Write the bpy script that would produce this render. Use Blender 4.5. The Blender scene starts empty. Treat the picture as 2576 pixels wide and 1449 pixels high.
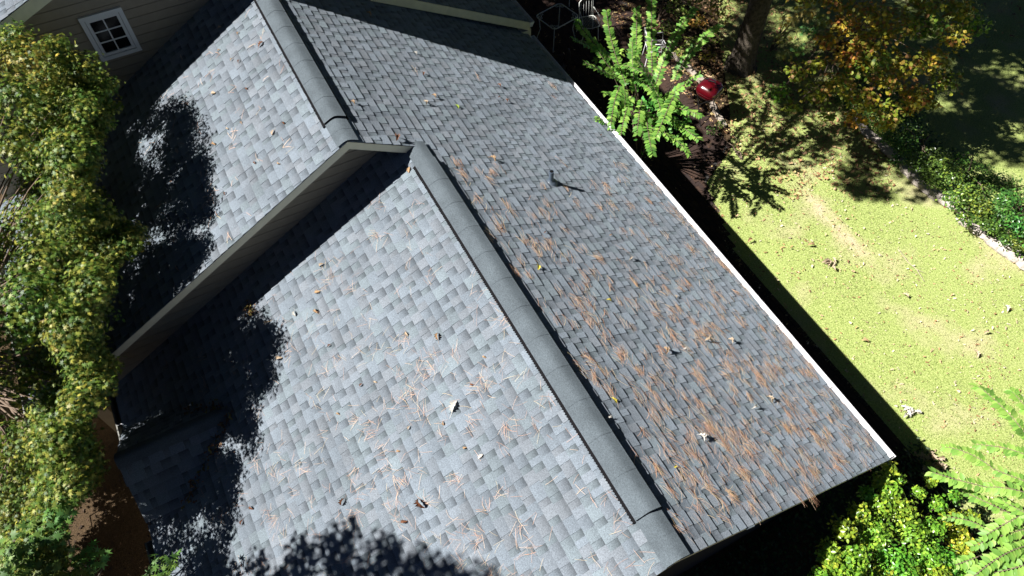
import bpy, math, random
import numpy as np
from mathutils import Vector, Matrix
random.seed(7); rng = np.random.default_rng(7)
SC = bpy.context.scene
COL = SC.collection
# ------------------------------------------------------------------ camera
CAMZ = 12.2
TILT, AZ, FPX, IW, IH = 0.9783, -0.4882, 1848.0, 2575.0, 1449.0
_fh = np.array([math.cos(AZ), math.sin(AZ), 0.0])
CF = _fh * math.cos(TILT) + np.array([0, 0, -math.sin(TILT)])
CR = np.cross(CF, [0, 0, 1.0]); CR /= np.linalg.norm(CR)
CU = np.cross(CR, CF)
CP = np.array([0, 0, CAMZ])
cd = bpy.data.cameras.new('camera'); cam = bpy.data.objects.new('camera', cd); COL.objects.link(cam)
cam.matrix_world = Matrix(((CR[0], CU[0], -CF[0], 0), (CR[1], CU[1], -CF[1], 0), (CR[2], CU[2], -CF[2], CAMZ), (0, 0, 0, 1)))
cd.sensor_width = 36; cd.lens = FPX / IW * 36; cd.clip_end = 500; cd.clip_start = .1
SC.camera = cam
# ------------------------------------------------------------------ light
SUN = np.array([.245, .657, .713]); SUN /= np.linalg.norm(SUN)
w = bpy.data.worlds.new('World'); SC.world = w; w.use_nodes = True
nt = w.node_tree; sky = nt.nodes.new('ShaderNodeTexSky'); sky.sky_type = 'NISHITA'; sky.sun_disc = False
sky.sun_elevation = math.asin(SUN[2]); sky.sun_rotation = math.atan2(SUN[0], SUN[1])
sky.air_density = .16; sky.dust_density = .05; sky.altitude = 2500
nt.links.new(sky.outputs[0], nt.nodes['Background'].inputs[0]); nt.nodes['Background'].inputs[1].default_value = .05
sd = bpy.data.lights.new('sun', 'SUN'); sd.energy = 5; sd.angle = math.radians(.5); sd.color = (1, .968, .925)
so = bpy.data.objects.new('sun', sd); COL.objects.link(so); so.location = (5, 10, 20)
so.rotation_euler = Vector(SUN).to_track_quat('Z', 'Y').to_euler()
SC.view_settings.view_transform = 'Standard'; SC.view_settings.look = 'None'; SC.view_settings.gamma = 1
SC.view_settings.use_curve_mapping = False; SC.view_settings.exposure = 1.26
SC.render.engine = 'CYCLES'; SC.render.resolution_x = 1024; SC.render.resolution_y = 576
SC.cycles.max_bounces = 6

# ------------------------------------------------------------------ places measured in the scene
def ray(x, y): return CF + CR * (x - IW / 2) / FPX - CU * (y - IH / 2) / FPX
def at(x, y, z):
    d = ray(x, y); return CP + d * ((z - CAMZ) / d[2])
TP = .5735                       # roof pitch
YB, ZB = -2.2995, 4.70           # ridge of the near roof
YA, ZA = -1.3763, 5.2295         # ridge of the upper roof
YE, ZE = -6.4388, 2.326          # right eave
YL, ZL = 3.1627, 1.5674          # left eave of the near roof
YLU = 4.2; ZLU = ZA - TP * (YLU - YA)
X0, X1, X1W, X2 = .848, 7.238, 7.659, 11.833
XR = 11.40                       # rake face of the main house
CS = 1 / math.hypot(1, TP); SN = TP * CS
NR = np.array([0, -SN, CS]); NL = np.array([0, SN, CS])
UR = np.array([0, CS, SN]); UL = np.array([0, -CS, SN])
def onp(x, y, n, p0):
    d = ray(x, y); return CP + d * (np.dot(n, np.array(p0) - CP) / np.dot(n, d))
def rp(x, y): return onp(x, y, NR, (0, YB, ZB))
def lp(x, y): return onp(x, y, NL, (0, YB, ZB))
def lu(x, y): return onp(x, y, NL, (0, YA, ZA))
K = 2575 / 3000.

# ------------------------------------------------------------------ materials
def mat(name, col, rough=.8, spec=.3, metallic=0, attr=False, noise=None, noise2=None, bump=None, trans=0, coat=0, noise3=None, dr=0):
    m = bpy.data.materials.new(name); m.use_nodes = True; t = m.node_tree; N = t.nodes; L = t.links
    b = N['Principled BSDF']; b.inputs['Roughness'].default_value = rough; b.inputs['Metallic'].default_value = metallic
    b.inputs['Specular IOR Level'].default_value = spec
    b.inputs['Diffuse Roughness'].default_value = dr
    if coat: b.inputs['Coat Weight'].default_value = coat; b.inputs['Coat Roughness'].default_value = .08
    tc = N.new('ShaderNodeTexCoord'); cur = None
    if attr:
        a = N.new('ShaderNodeAttribute'); a.attribute_name = 'tone'; cur = a.outputs['Color']
    else:
        r = N.new('ShaderNodeRGB'); r.outputs[0].default_value = (*col, 1); cur = r.outputs[0]
    for nz in (noise, noise2, noise3):
        if not nz: continue
        sc, lo, hi = nz[:3]
        n = N.new('ShaderNodeTexNoise'); n.inputs['Scale'].default_value = sc; n.inputs['Detail'].default_value = nz[3] if len(nz) > 3 else 3
        g = N.new('ShaderNodeNewGeometry'); L.new(g.outputs['Position'], n.inputs['Vector'])
        mr = N.new('ShaderNodeMapRange'); mr.inputs[1].default_value = .3; mr.inputs[2].default_value = .7
        mr.inputs[3].default_value = lo; mr.inputs[4].default_value = hi; L.new(n.outputs[0], mr.inputs[0])
        vm = N.new('ShaderNodeVectorMath'); vm.operation = 'SCALE'; L.new(cur, vm.inputs[0]); L.new(mr.outputs[0], vm.inputs['Scale']); cur = vm.outputs[0]
    L.new(cur, b.inputs['Base Color'])
    if bump:
        n = N.new('ShaderNodeTexNoise'); n.inputs['Scale'].default_value = bump[0]; n.inputs['Detail'].default_value = 4
        g = N.new('ShaderNodeNewGeometry'); L.new(g.outputs['Position'], n.inputs['Vector'])
        bp = N.new('ShaderNodeBump'); bp.inputs['Strength'].default_value = bump[1]; bp.inputs['Distance'].default_value = bump[2]
        L.new(n.outputs[0], bp.inputs['Height']); L.new(bp.outputs[0], b.inputs['Normal'])
    if trans:
        tr = N.new('ShaderNodeBsdfTranslucent'); L.new(cur, tr.inputs[0]); mx = N.new('ShaderNodeMixShader'); mx.inputs[0].default_value = trans
        L.new(b.outputs[0], mx.inputs[1]); L.new(tr.outputs[0], mx.inputs[2]); L.new(mx.outputs[0], N['Material Output'].inputs[0])
    return m
M = {}
M['shingle'] = mat('asphalt_shingle', None, .92, .15, attr=True, noise=(260, .6, 1.4, 2), noise2=(1.6, .88, 1.12, 5), noise3=(70, .8, 1.2, 3), bump=(160, .7, .005), dr=.5)
M['deck'] = mat('roof_deck', (.03, .03, .035), .9)
M['vent'] = mat('vent_plastic', (.004, .004, .005), .8, .1)
M['cap'] = mat('ridge_cap_shingle', (.1, .121, .137), .92, .15, noise=(260, .6, 1.4, 2), noise2=(3, .86, 1.14, 5), noise3=(70, .8, 1.2, 3), bump=(160, .7, .005), dr=.5)
M['gutter'] = mat('white_aluminium', (.74, .74, .76), .4, .5, noise=(7, .78, 1.06, 6), noise2=(90, .9, 1.08, 3))
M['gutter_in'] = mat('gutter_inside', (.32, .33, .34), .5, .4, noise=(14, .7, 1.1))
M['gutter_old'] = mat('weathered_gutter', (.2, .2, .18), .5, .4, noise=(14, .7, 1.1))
M['fascia'] = mat('fascia_paint', (.7, .65, .47), .6, .3, noise=(8, .93, 1.05))
M['siding'] = mat('siding_paint', (.30, .26, .19), .7, .2, noise=(9, .94, 1.05), bump=(120, .15, .003))
M['trim'] = mat('window_trim', (.72, .73, .7), .5, .35)
M['glass'] = mat('window_glass', (.004, .004, .005), .12, .25)
M['pvc'] = mat('vent_pipe_paint', (.075, .1, .135), .45, .4)
M['lead'] = mat('vent_boot', (.06, .078, .1), .4, .5)
M['brick'] = mat('wall_brick', None, .9, .2, attr=True, noise=(60, .8, 1.15))
M['mortar'] = mat('mortar', (.045, .042, .04), .95, .1)
M['paver'] = mat('patio_brick', None, .92, .2, attr=True, noise=(40, .75, 1.2))
M['bark'] = mat('bark', (.105, .088, .07), .95, .1, noise=(14, .55, 1.4, 6), noise2=(60, .7, 1.3, 4), bump=(35, .9, .03))
M['twig'] = mat('twig', (.16, .12, .09), .9, .1)
M['paletwig'] = mat('pale_twig', (.4, .33, .26), .9, .1)
M['leaf'] = mat('leaf', None, .5, .35, attr=True, trans=.32)
M['glossleaf'] = mat('glossy_leaf', None, .32, .5, attr=True, trans=.25)
M['dryleaf'] = mat('dry_leaf', None, .8, .2, attr=True, trans=.12, noise=(50, .8, 1.15))
M['needle'] = mat('pine_needle', None, .6, .3, attr=True)
M['grass'] = mat('grass_blade', None, .6, .25, attr=True, trans=.35)
M['stone'] = mat('field_stone', (.42, .37, .33), .85, .2, noise=(9, .6, 1.25, 5), bump=(25, .7, .02))
M['red'] = mat('red_enamel', (.07, .002, .005), .22, .5, coat=1)
M['black'] = mat('black_steel', (.01, .01, .01), .4, .4)
M['iron'] = mat('pale_iron', (.62, .64, .6), .5, .4)
M['white'] = mat('white_frame', (.75, .75, .75), .45, .4)
M['concrete'] = mat('concrete_edge', (.35, .3, .25), .9, .2, noise=(12, .7, 1.15))

def ground_mat(name, kind):
    m = bpy.data.materials.new(name); m.use_nodes = True; t = m.node_tree; N = t.nodes; L = t.links; b = N['Principled BSDF']
    b.inputs['Roughness'].default_value = .95; b.inputs['Specular IOR Level'].default_value = .1
    g = N.new('ShaderNodeNewGeometry')
    def nz(s, d=5):
        n = N.new('ShaderNodeTexNoise'); n.inputs['Scale'].default_value = s; n.inputs['Detail'].default_value = d; L.new(g.outputs['Position'], n.inputs['Vector']); return n.outputs[0]
    def ramp(src, stops):
        r = N.new('ShaderNodeValToRGB'); L.new(src, r.inputs[0]); e = r.color_ramp.elements
        while len(e) < len(stops): e.new(.5)
        for k, (p, c) in enumerate(stops): e[k].position = p; e[k].color = (*c, 1)
        return r.outputs[0]
    def mix(f, a, c, mode='MIX'):
        x = N.new('ShaderNodeMix'); x.data_type = 'RGBA'; x.blend_type = mode
        if isinstance(f, (int, float)): x.inputs[0].default_value = f
        else: L.new(f, x.inputs[0])
        L.new(a, x.inputs[6]); L.new(c, x.inputs[7]); return x.outputs[2]
    if kind == 'lawn':
        a = ramp(nz(34, 6), [(.3, (.16, .22, .05)), (.5, (.30, .37, .11)), (.72, (.46, .5, .2))])
        d = ramp(nz(55, 4), [(.3, (.34, .28, .17)), (.7, (.62, .52, .36))])
        f = ramp(nz(.8, 6), [(.52, (.03, .03, .03)), (.72, (.7, .7, .7))])
        p0, p1 = at(2030, 490, 0), at(2150, 620, 0); dv = (p1 - p0) / np.linalg.norm(p1 - p0)
        mp = N.new('ShaderNodeVectorMath'); mp.operation = 'SUBTRACT'; L.new(g.outputs['Position'], mp.inputs[0]); mp.inputs[1].default_value = p0.tolist()
        def dot(v):
            q = N.new('ShaderNodeVectorMath'); q.operation = 'DOT_PRODUCT'; L.new(mp.outputs[0], q.inputs[0]); q.inputs[1].default_value = v; return q.outputs['Value']
        def rng_(src, lo, hi):
            q = N.new('ShaderNodeMapRange'); q.inputs[1].default_value = lo; q.inputs[2].default_value = hi; L.new(src, q.inputs[0]); return q.outputs[0]
        def mth(op, x, y=None):
            q = N.new('ShaderNodeMath'); q.operation = op; L.new(x, q.inputs[0])
            if y is not None: L.new(y, q.inputs[1])
            return q.outputs[0]
        ac = rng_(mth('ABSOLUTE', dot((-dv[1], dv[0], 0))), .26, .06); al = mth('MULTIPLY', rng_(dot(tuple(dv)), -.3, .2), rng_(dot(tuple(dv)), float(np.linalg.norm(p1 - p0)) + .5, float(np.linalg.norm(p1 - p0)) - .2))
        wn = mth('MULTIPLY', mth('MULTIPLY', ac, al), rng_(nz(5, 4), .3, .6))
        c = mix(wn, mix(f, a, d), d)
    else:
        a = ramp(nz(22, 6), [(.3, (.016, .010, .007)), (.55, (.036, .024, .016)), (.75, (.08, .055, .038))])
        d = ramp(nz(60, 4), [(.3, (.05, .04, .02)), (.7, (.2, .13, .07))])
        c = mix(.4, a, d)
    L.new(c, b.inputs['Base Color'])
    bp = N.new('ShaderNodeBump'); bp.inputs['Strength'].default_value = .8; bp.inputs['Distance'].default_value = .02; L.new(nz(70, 4), bp.inputs['Height']); L.new(bp.outputs[0], b.inputs['Normal'])
    return m
M['lawn'] = ground_mat('lawn_soil', 'lawn'); M['soil'] = ground_mat('mulch_soil', 'soil')

# ------------------------------------------------------------------ mesh helpers
def link(o, parent=None, **kw):
    COL.objects.link(o)
    if parent is not None: o.parent = parent
    for k, v in kw.items(): o[k] = v
    return o
def npmesh(name, V, F, m, tone=None, smooth=False):
    """V (n,3); F list/array of faces (equal size array is fast)"""
    me = bpy.data.meshes.new(name); V = np.asarray(V, np.float32)
    if isinstance(F, np.ndarray):
        nf, k = F.shape; me.vertices.add(len(V)); me.vertices.foreach_set('co', V.ravel())
        me.loops.add(nf * k); me.loops.foreach_set('vertex_index', F.ravel().astype(np.int32))
        me.polygons.add(nf); me.polygons.foreach_set('loop_start', np.arange(0, nf * k, k, dtype=np.int32))
        me.update(calc_edges=True)
    else:
        me.from_pydata([tuple(map(float, v)) for v in V], [], F); me.update()
    if tone is not None:
        a = me.attributes.new('tone', 'FLOAT_COLOR', 'POINT'); T = np.ones((len(V), 4), np.float32); T[:, :3] = tone; a.data.foreach_set('color', T.ravel())
    if smooth: me.polygons.foreach_set('use_smooth', np.ones(len(me.polygons), bool))
    me.materials.append(m); return me
def obj(name, me, parent=None, **kw): return link(bpy.data.objects.new(name, me), parent, **kw)
def empty(name, loc, label, cat, group=None):
    o = bpy.data.objects.new(name, None); o.empty_display_size = .2; o.location = loc; link(o, None, label=label, category=cat)
    if group: o['group'] = group
    return o
def child(name, me, root, **kw):     # mesh in world coordinates under a root that stands elsewhere
    o = obj(name, me, root, **kw)
    if root is not None:
        p = root
        off = Vector((0, 0, 0))
        while p is not None:
            off += p.location; p = p.parent
        o.location = -off
    return o
class MB:
    def __init__(s): s.v = []; s.f = []
    def add(s, V, F):
        b = len(s.v); s.v += [tuple(map(float, v)) for v in V]; s.f += [tuple(b + i for i in f) for f in F]
    def box(s, c, size, A=None):
        c = np.array(c, float); h = np.array(size, float) / 2; A = np.eye(3) if A is None else np.array(A, float)
        V = [c + (A[0] * sx * h[0] + A[1] * sy * h[1] + A[2] * sz * h[2]) for sx in (-1, 1) for sy in (-1, 1) for sz in (-1, 1)]
        s.add(V, [(0, 1, 3, 2), (4, 6, 7, 5), (0, 4, 5, 1), (2, 3, 7, 6), (0, 2, 6, 4), (1, 5, 7, 3)])
    def box2(s, a, b): a = np.array(a, float); b = np.array(b, float); s.box((a + b) / 2, abs(b - a))
    def prism(s, poly, d):          # planar polygon extruded by vector d
        n = len(poly); P = [np.array(p, float) for p in poly]; Q = [p + np.array(d, float) for p in P]
        s.add(P + Q, [tuple(range(n))[::-1], tuple(range(n, 2 * n))] + [(i, (i + 1) % n, n + (i + 1) % n, n + i) for i in range(n)])
    def tube(s, pts, rad, n=8, cap=True):
        pts = [np.array(p, float) for p in pts]; R = rad if hasattr(rad, '__len__') else [rad] * len(pts); V = []
        prev = None
        for i, p in enumerate(pts):
            d = pts[min(i + 1, len(pts) - 1)] - pts[max(i - 1, 0)]; d = d / (np.linalg.norm(d) + 1e-9)
            a = np.array([0, 0, 1.]) if abs(d[2]) < .9 else np.array([1., 0, 0])
            if prev is not None: a = prev
            u = a - d * np.dot(a, d); u /= np.linalg.norm(u) + 1e-9; v = np.cross(d, u); prev = u
            for k in range(n):
                t = 2 * math.pi * k / n; V.append(p + R[i] * (math.cos(t) * u + math.sin(t) * v))
        F = [(i * n + k, i * n + (k + 1) % n, (i + 1) * n + (k + 1) % n, (i + 1) * n + k) for i in range(len(pts) - 1) for k in range(n)]
        if cap: F += [tuple(range(n))[::-1], tuple(range((len(pts) - 1) * n, len(pts) * n))]
        s.add(V, F)
    def lathe(s, c, prof, n=24, sq=2.0, rot=0):       # profile of (r, z); sq>2 squares the outline
        V = []
        for r, z in prof:
            for k in range(n):
                t = 2 * math.pi * k / n; q = (abs(math.cos(t)) ** sq + abs(math.sin(t)) ** sq) ** (-1 / sq)
                V.append((c[0] + r * q * math.cos(t + rot), c[1] + r * q * math.sin(t + rot), c[2] + z))
        F = [(i * n + k, i * n + (k + 1) % n, (i + 1) * n + (k + 1) % n, (i + 1) * n + k) for i in range(len(prof) - 1) for k in range(n)]
        s.add(V, F + [tuple(range(n))[::-1], tuple(range((len(prof) - 1) * n, len(prof) * n))])
    def mesh(s, name, m, smooth=False):
        me = npmesh(name, s.v, s.f, m, smooth=smooth); return me

# ------------------------------------------------------------------ ground
gv = []; gx = np.concatenate([np.linspace(-60, -4, 8), np.linspace(-2, 20, 45), np.linspace(24, 90, 9)]); gy = np.concatenate([np.linspace(-90, -22, 9), np.linspace(-20, 10, 61), np.linspace(14, 60, 6)])
for x in gx:
    for y in gy:
        z = -.02 - .6 * min(1, max(0, (y - 1.5) / 1.5)) + .02 * math.sin(x * 1.3 + y) * (1 if y > 3 else 0)
        gv.append((x, y, z))
ny = len(gy); GF = np.array([(i * ny + j, (i + 1) * ny + j, (i + 1) * ny + j + 1, i * ny + j + 1) for i in range(len(gx) - 1) for j in range(ny - 1)])
obj('ground', npmesh('ground', gv, GF, M['soil'], smooth=True), kind='structure')
lawn_poly = [(-30, -7.2), (1.2, -8.35), (5.9, -8.15), (7.7, -8.95), (8.3, -10.1), (9.4, -10.9), (12, -12.5), (14, -14), (40, -15), (40, -60), (-30, -60)]
obj('lawn', npmesh('lawn', [(x, y, .0) for x, y in lawn_poly], [tuple(range(len(lawn_poly)))[::-1]], M['lawn']), kind='structure')

# ------------------------------------------------------------------ house
HX, HY = 6, -1.5
house = empty('house', (HX, HY, 0), 'tan sided house with grey shingle roofs, ridge vents and white gutters', 'house')
def hpart(name, me, parent=None, **kw): return child(name, me, parent or house, **kw)
# roof decks
def gable_block(xa, xb, prof):   # closed profile (y,z) extruded in x
    b = MB(); b.prism([(xa, y, z) for y, z in prof], (xb - xa, 0, 0)); return b
T = .12
rf = MB()
rf.prism([(X0 + .02, y, z) for y, z in [(YE + .02, ZE), (YB, ZB), (YL - .02, ZL), (YL - .02, ZL - T), (YB, ZB - T), (YE + .02, ZE - T)]], (X1W + .05 - X0 - .02, 0, 0))
roof_low = hpart('roof', rf.mesh('roof', M['deck']))
rf = MB()
rf.prism([(X1 + .02, y, z) for y, z in [(YB + .001, ZB + .0006), (YA, ZA), (YLU, ZLU), (YLU, ZLU - T), (YA, ZA - T), (YB + .001, ZB - T)]], (X2 + .1 - X1 - .02, 0, 0))
rf.prism([(X1W + .052, y, z) for y, z in [(YE + .02, ZE), (YB, ZB), (YB, ZB - T), (YE + .02, ZE - T)]], (X2 + .1 - X1W - .052, 0, 0))
roof_up = hpart('roof', rf.mesh('roof', M['deck']))

EXP = .1435
tabs = []   # rows: origin xyz, xdir, up, n, width, H, tonebottom, tonetop, quantised flag, roof index
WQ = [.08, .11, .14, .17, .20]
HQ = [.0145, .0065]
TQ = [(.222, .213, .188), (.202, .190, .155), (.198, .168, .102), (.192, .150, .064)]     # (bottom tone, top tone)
def shingle_plane(origin, up, n, xr, L, roof, start=0):
    up = np.array(up, float); n = np.array(n, float); xd = np.cross(up, n); o = np.array(origin, float)
    i = start
    while i * EXP < L:
        s0 = i * EXP; lo, hi = xr(s0 + .5 * EXP)
        if hi - lo > .03:
            x = lo - random.uniform(0, .1); prev = random.random() < .5; first = True
            while x < hi - .004:
                wq = random.randrange(5); kind = 0 if not prev else (1 if random.random() < .8 else 0); prev = kind == 0
                if kind == 1: wq = random.choice([0, 0, 0, 1, 1, 2])
                wd = WQ[wq]; tq = random.choice([0, 0, 0, 1, 1, 1, 2] if kind == 0 else [2, 3, 3, 3]); xa = x; xb = x + wd; q = 1
                if xa < lo: xa = lo; q = 0
                if xb > hi - .03: xb = hi; q = 0
                length = min(EXP + .012, L - s0)
                if length < EXP + .011: q = 0
                tabs.append((o + xd * xa + up * s0, xd, up, n, xb - xa, kind, tq, wq, q, roof, length)); x = xb + .0015
        i += 1
LR = (YB - YE) / CS; LRU = (YA - YE) / CS; LL = (YL - YB) / CS; LLU = (YLU - YA) / CS
# right slope (origin at the eave; local x runs along +X)
shingle_plane((0, YE, ZE), UR, NR, lambda s: (X0 - .015, X2) if s < LR - .02 else (X1 - .015, X2), LRU - .05, 0)
# left slope of near roof (local x runs along -X)
shingle_plane((0, YL, ZL), UL, NL, lambda s: (-X1W, -X0 + .015), LL - .05, 0)
shingle_plane((0, YLU, ZLU), UL, NL, lambda s: (-X2, -X1 + .015), LLU - .05, 1)
# entry gable over the left eave
GX, GZ, GW, GY = 5.8, 2.53, .78, 3.08; GP = .78
gc = 1 / math.hypot(1, GP); gs = GP * gc; GL = GW / gc; GZE = GZ - GP * GW
def ymain(z): return YB + (ZB - z) / TP
b = MB()
b.add([(GX, ymain(GZ), GZ), (GX, GY, GZ), (GX - GW, GY, GZE), (GX - GW, ymain(GZE) - .05, GZE), (GX + GW, GY, GZE), (GX + GW, ymain(GZE) - .05, GZE)], [(0, 1, 2, 3), (0, 5, 4, 1)])
b.prism([(GX, GY, GZ), (GX - GW, GY, GZE), (GX - GW, GY, GZE - .12), (GX, GY, GZ - .12), (GX + GW, GY, GZE - .12), (GX + GW, GY, GZE)], (0, -.03, 0))
roof_en = hpart('entry_roof', b.mesh('entry_roof', M['deck']))
shingle_plane((GX - GW, 0, GZE), (gc, 0, gs), (-gs, 0, gc), lambda s: (-GY, -(ymain(GZE + s * gs) - .04)), GL - .03, 2)
shingle_plane((GX + GW, 0, GZE), (-gc, 0, gs), (gs, 0, gc), lambda s: (ymain(GZE + s * gs) - .04, GY), GL - .03, 2)
# main house roofs beyond the window wall: left rake and right wing
MP = .42; MCS = 1 / math.hypot(1, MP); MSN = MP * MCS; PY, PZ = -2.3, 7.52; MLY = 4.2; MLZ = PZ - MP * (MLY - PY)
WP = .54; WCS = 1 / math.hypot(1, WP); WSN = WP * WCS; WY0, WZ0 = -3.2, 4.40; WYE = -6.46; WZE = WZ0 - WP * (WY0 - WYE)
b = MB()
b.prism([(XR, y, z) for y, z in [(-3.3, 7.1), (PY, PZ), (MLY, MLZ), (MLY, MLZ - .16), (PY, PZ - .16), (-3.3, 6.94)]], (6, 0, 0))
b.prism([(XR, y, z) for y, z in [(WYE, WZE), (WY0, WZ0), (WY0, WZ0 - .14), (WYE, WZE - .14)]], (6, 0, 0))
roof_main = hpart('roof', b.mesh('roof', M['deck']))
shingle_plane((0, MLY, MLZ), (0, -MCS, MSN), (0, MSN, MCS), lambda s: (-13.5, -XR + .02), (MLY - PY) / MCS, 3)
shingle_plane((0, WYE, WZE), (0, WCS, WSN), (0, -WSN, WCS), lambda s: (XR - .02, 16.5), (WY0 - WYE) / WCS, 3)
roofs = [roof_low, roof_up, roof_en, roof_main]
# choose the 300 that show largest as single pieces
score = []
for i, t in enumerate(tabs):
    c = t[0] + t[1] * t[4] / 2 + t[2] * EXP / 2; d = c - CP; z = d @ CF
    px, py = IW / 2 + FPX * (d @ CR) / z, IH / 2 - FPX * (d @ CU) / z
    vis = 0 < px < IW and 0 < py < IH and t[8] and t[9] < 2
    score.append(t[4] * abs(np.dot(t[3], d)) / z ** 3 if vis else 0)
order = np.argsort(score)[::-1]; single = set(int(i) for i in order[:300])
HUE = [np.array([.85, 1.0, 1.16]), np.array([.87, 1.0, 1.15]), np.array([.89, 1.0, 1.13]), np.array([.85, 1.02, 1.14])]
def tabgeo(wd, kind, tq, length):
    H = HQ[kind]; y = [0, EXP * .5, length]; hz = [H, H * .55 + .001, .0015]
    V = []
    for a, yy in enumerate(y): V += [(0, yy, hz[a]), (wd, yy, hz[a])]
    V += [(0, 0, -.002), (wd, 0, -.002), (wd, length, -.002), (0, length, -.002)]
    F = [(0, 1, 3, 2), (2, 3, 5, 4), (6, 7, 1, 0), (7, 8, 5, 3), (7, 3, 1, 7)[:3], (9, 6, 2, 4), (6, 0, 2)]
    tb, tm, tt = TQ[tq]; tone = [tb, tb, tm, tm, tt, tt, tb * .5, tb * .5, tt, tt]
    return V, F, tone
_cache = {}
def tabmesh(wq, kind, tq):
    k = (wq, kind, tq)
    if k not in _cache:
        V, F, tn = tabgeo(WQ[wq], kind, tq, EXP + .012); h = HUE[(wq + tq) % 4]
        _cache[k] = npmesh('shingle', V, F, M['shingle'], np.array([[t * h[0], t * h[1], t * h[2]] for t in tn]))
    return _cache[k]
rest = {}
for i, t in enumerate(tabs):
    o, xd, up, n, wd, kind, tq, wq, q, ri, ln = t
    if i in single:
        ob = obj('shingle', tabmesh(wq, kind, tq), roofs[ri])
        A = Matrix(((xd[0], up[0], n[0], o[0]), (xd[1], up[1], n[1], o[1]), (xd[2], up[2], n[2], o[2]), (0, 0, 0, 1)))
        ob.matrix_local = A      # roofs sit at world origin (see child())
    else:
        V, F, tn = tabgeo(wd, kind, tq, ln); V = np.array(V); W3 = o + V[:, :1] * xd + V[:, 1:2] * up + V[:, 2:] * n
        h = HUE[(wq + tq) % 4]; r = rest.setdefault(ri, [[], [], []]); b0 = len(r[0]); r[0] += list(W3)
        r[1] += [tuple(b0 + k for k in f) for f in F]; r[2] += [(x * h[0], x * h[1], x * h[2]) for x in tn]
for ri, (V, F, tn) in rest.items():
    if ri == 0: par = roofs[0]
    else: par = roofs[ri]
    obj('shingles', npmesh('shingles', np.array(V), F, M['shingle'], np.array(tn)), par, kind='stuff')

# ridge caps and ridge vents --------------------------------------------------
def ridge_profile(yc, zc, half, raise_, n=9, rr=.05):
    return [(yc + half * t, zc + raise_ - TP * (math.hypot(half * t, rr) - rr)) for t in np.linspace(-1, 1, n)]
def cap_piece(xa, xb, yc, zc, half, r0, r1, th=.004):   # r0 height at xa, r1 at xb
    A = ridge_profile(yc, zc, half, r0); B = ridge_profile(yc, zc, half, r1); n = len(A); V = []
    V += [(xa, y, z) for y, z in A]; V += [(xb, y, z) for y, z in B]; V += [(xa, y, z - th) for y, z in A]; V += [(xb, y, z - th) for y, z in B]
    F = [(i + 1, i, n + i, n + i + 1) for i in range(n - 1)]
    F += [(i, i + 1, 2 * n + i + 1, 2 * n + i) for i in range(n - 1)] + [(n + i + 1, n + i, 3 * n + i, 3 * n + i + 1) for i in range(n - 1)]
    F += [(0, n, 3 * n, 2 * n)[::-1], (n - 1, 2 * n - 1, 4 * n - 1, 3 * n - 1)]
    V2 = list(V[:2 * n]); F2 = list(F[:n - 1])
    for f in F[n - 1:]:
        b0 = len(V2); V2 += [V[i] for i in f]; F2.append(tuple(range(b0, b0 + len(f))))
    return V2, F2
def cap_obj(xa, xb, yc, zc, half, r0, r1, parent):
    V, F = cap_piece(xa, xb, yc, zc, half, r0, r1); me = npmesh('cap_shingle', V, F, M['cap'], smooth=False)
    s = np.ones(len(me.polygons), bool); s[8:] = False; me.polygons.foreach_set('use_smooth', s)
    o = obj('cap_shingle', me, parent); return o
def ridge(yc, zc, xa, va, vb, xb, parent_roof):
    # plain caps xa..va and vb..xb; vent va..vb
    for a, bb in ((xa, va), (vb, xb)):
        n = max(1, round((bb - a) / .28)); st = (bb - a) / n
        for k in range(n): cap_obj(a + k * st - .001, a + (k + 1) * st + .01, yc, zc, .15, .022, .0195, parent_roof)
    b = MB(); H = .155
    for sgn in (-1, 1):
        yy = yc + sgn * (H - .035); z0 = zc - TP * (H - .035)
        b.box(((va + vb) / 2, yy, z0 + .022), (vb - va, .012, .034))
        yo = yc + sgn * (H - .008); zo = zc - TP * (H - .008)
        nf = int((vb - va) / .034)
        b.box(((va + vb) / 2, yo + sgn * .006, zo + .016), (vb - va, .042, .028), [(1, 0, 0), (0, CS, -sgn * SN), (0, sgn * SN, CS)])
        for k in range(nf + 1):
            b.box((va + (vb - va) * k / nf, yo + sgn * .010, zo + .017), (.009, .048 + random.uniform(0, .012), .024), [(1, 0, 0), (0, CS, -sgn * SN), (0, sgn * SN, CS)])
    v = ridge_profile(yc, zc, H, .038)
    V, F = cap_piece(va, vb, yc, zc, H, .0455, .0455, .016); b.add(V, F)
    for xe in (va, vb - .02): b.prism([(xe, y, z) for y, z in ridge_profile(yc, zc, H - .02, .036)] + [(xe, yc - H + .02, zc - TP * (H - .02)), ], (.02, 0, 0)) if False else None
    vent = hpart('ridge_vent', b.mesh('ridge_vent', M['vent']))
    n = max(1, round((vb - va) / .45)); st = (vb - va) / n
    for k in range(n): cap_obj(va + k * st - .001, va + (k + 1) * st + .012, yc, zc, H + .002, .0545, .0505, vent)
ridge(YB, ZB, X0 - .012, 1.36, 6.93, 7.30, roof_low)
ridge(YA, ZA, X1 - .012, 7.70, 11.6, 11.84, roof_up)
# entry ridge cap
b = MB(); n0 = 6
for k in range(n0):
    ya = ymain(GZ) - .25 + k * .36
    yb_ = ya + .37
    if ya > GY: break
    b = MB(); P = [(-.13, -.085), (-.05, -.02), (0, 0), (.05, -.02), (.13, -.085)]
    V = [(GX + p, ya, GZ + .024 + q) for p, q in P] + [(GX + p, min(yb_, GY + .01), GZ + .018 + q) for p, q in P]
    me = npmesh('cap_shingle', V, [(i, i + 1, 6 + i, 5 + i)[::-1] for i in range(4)], M['cap'], smooth=True); obj('cap_shingle', me, roof_en)

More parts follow.
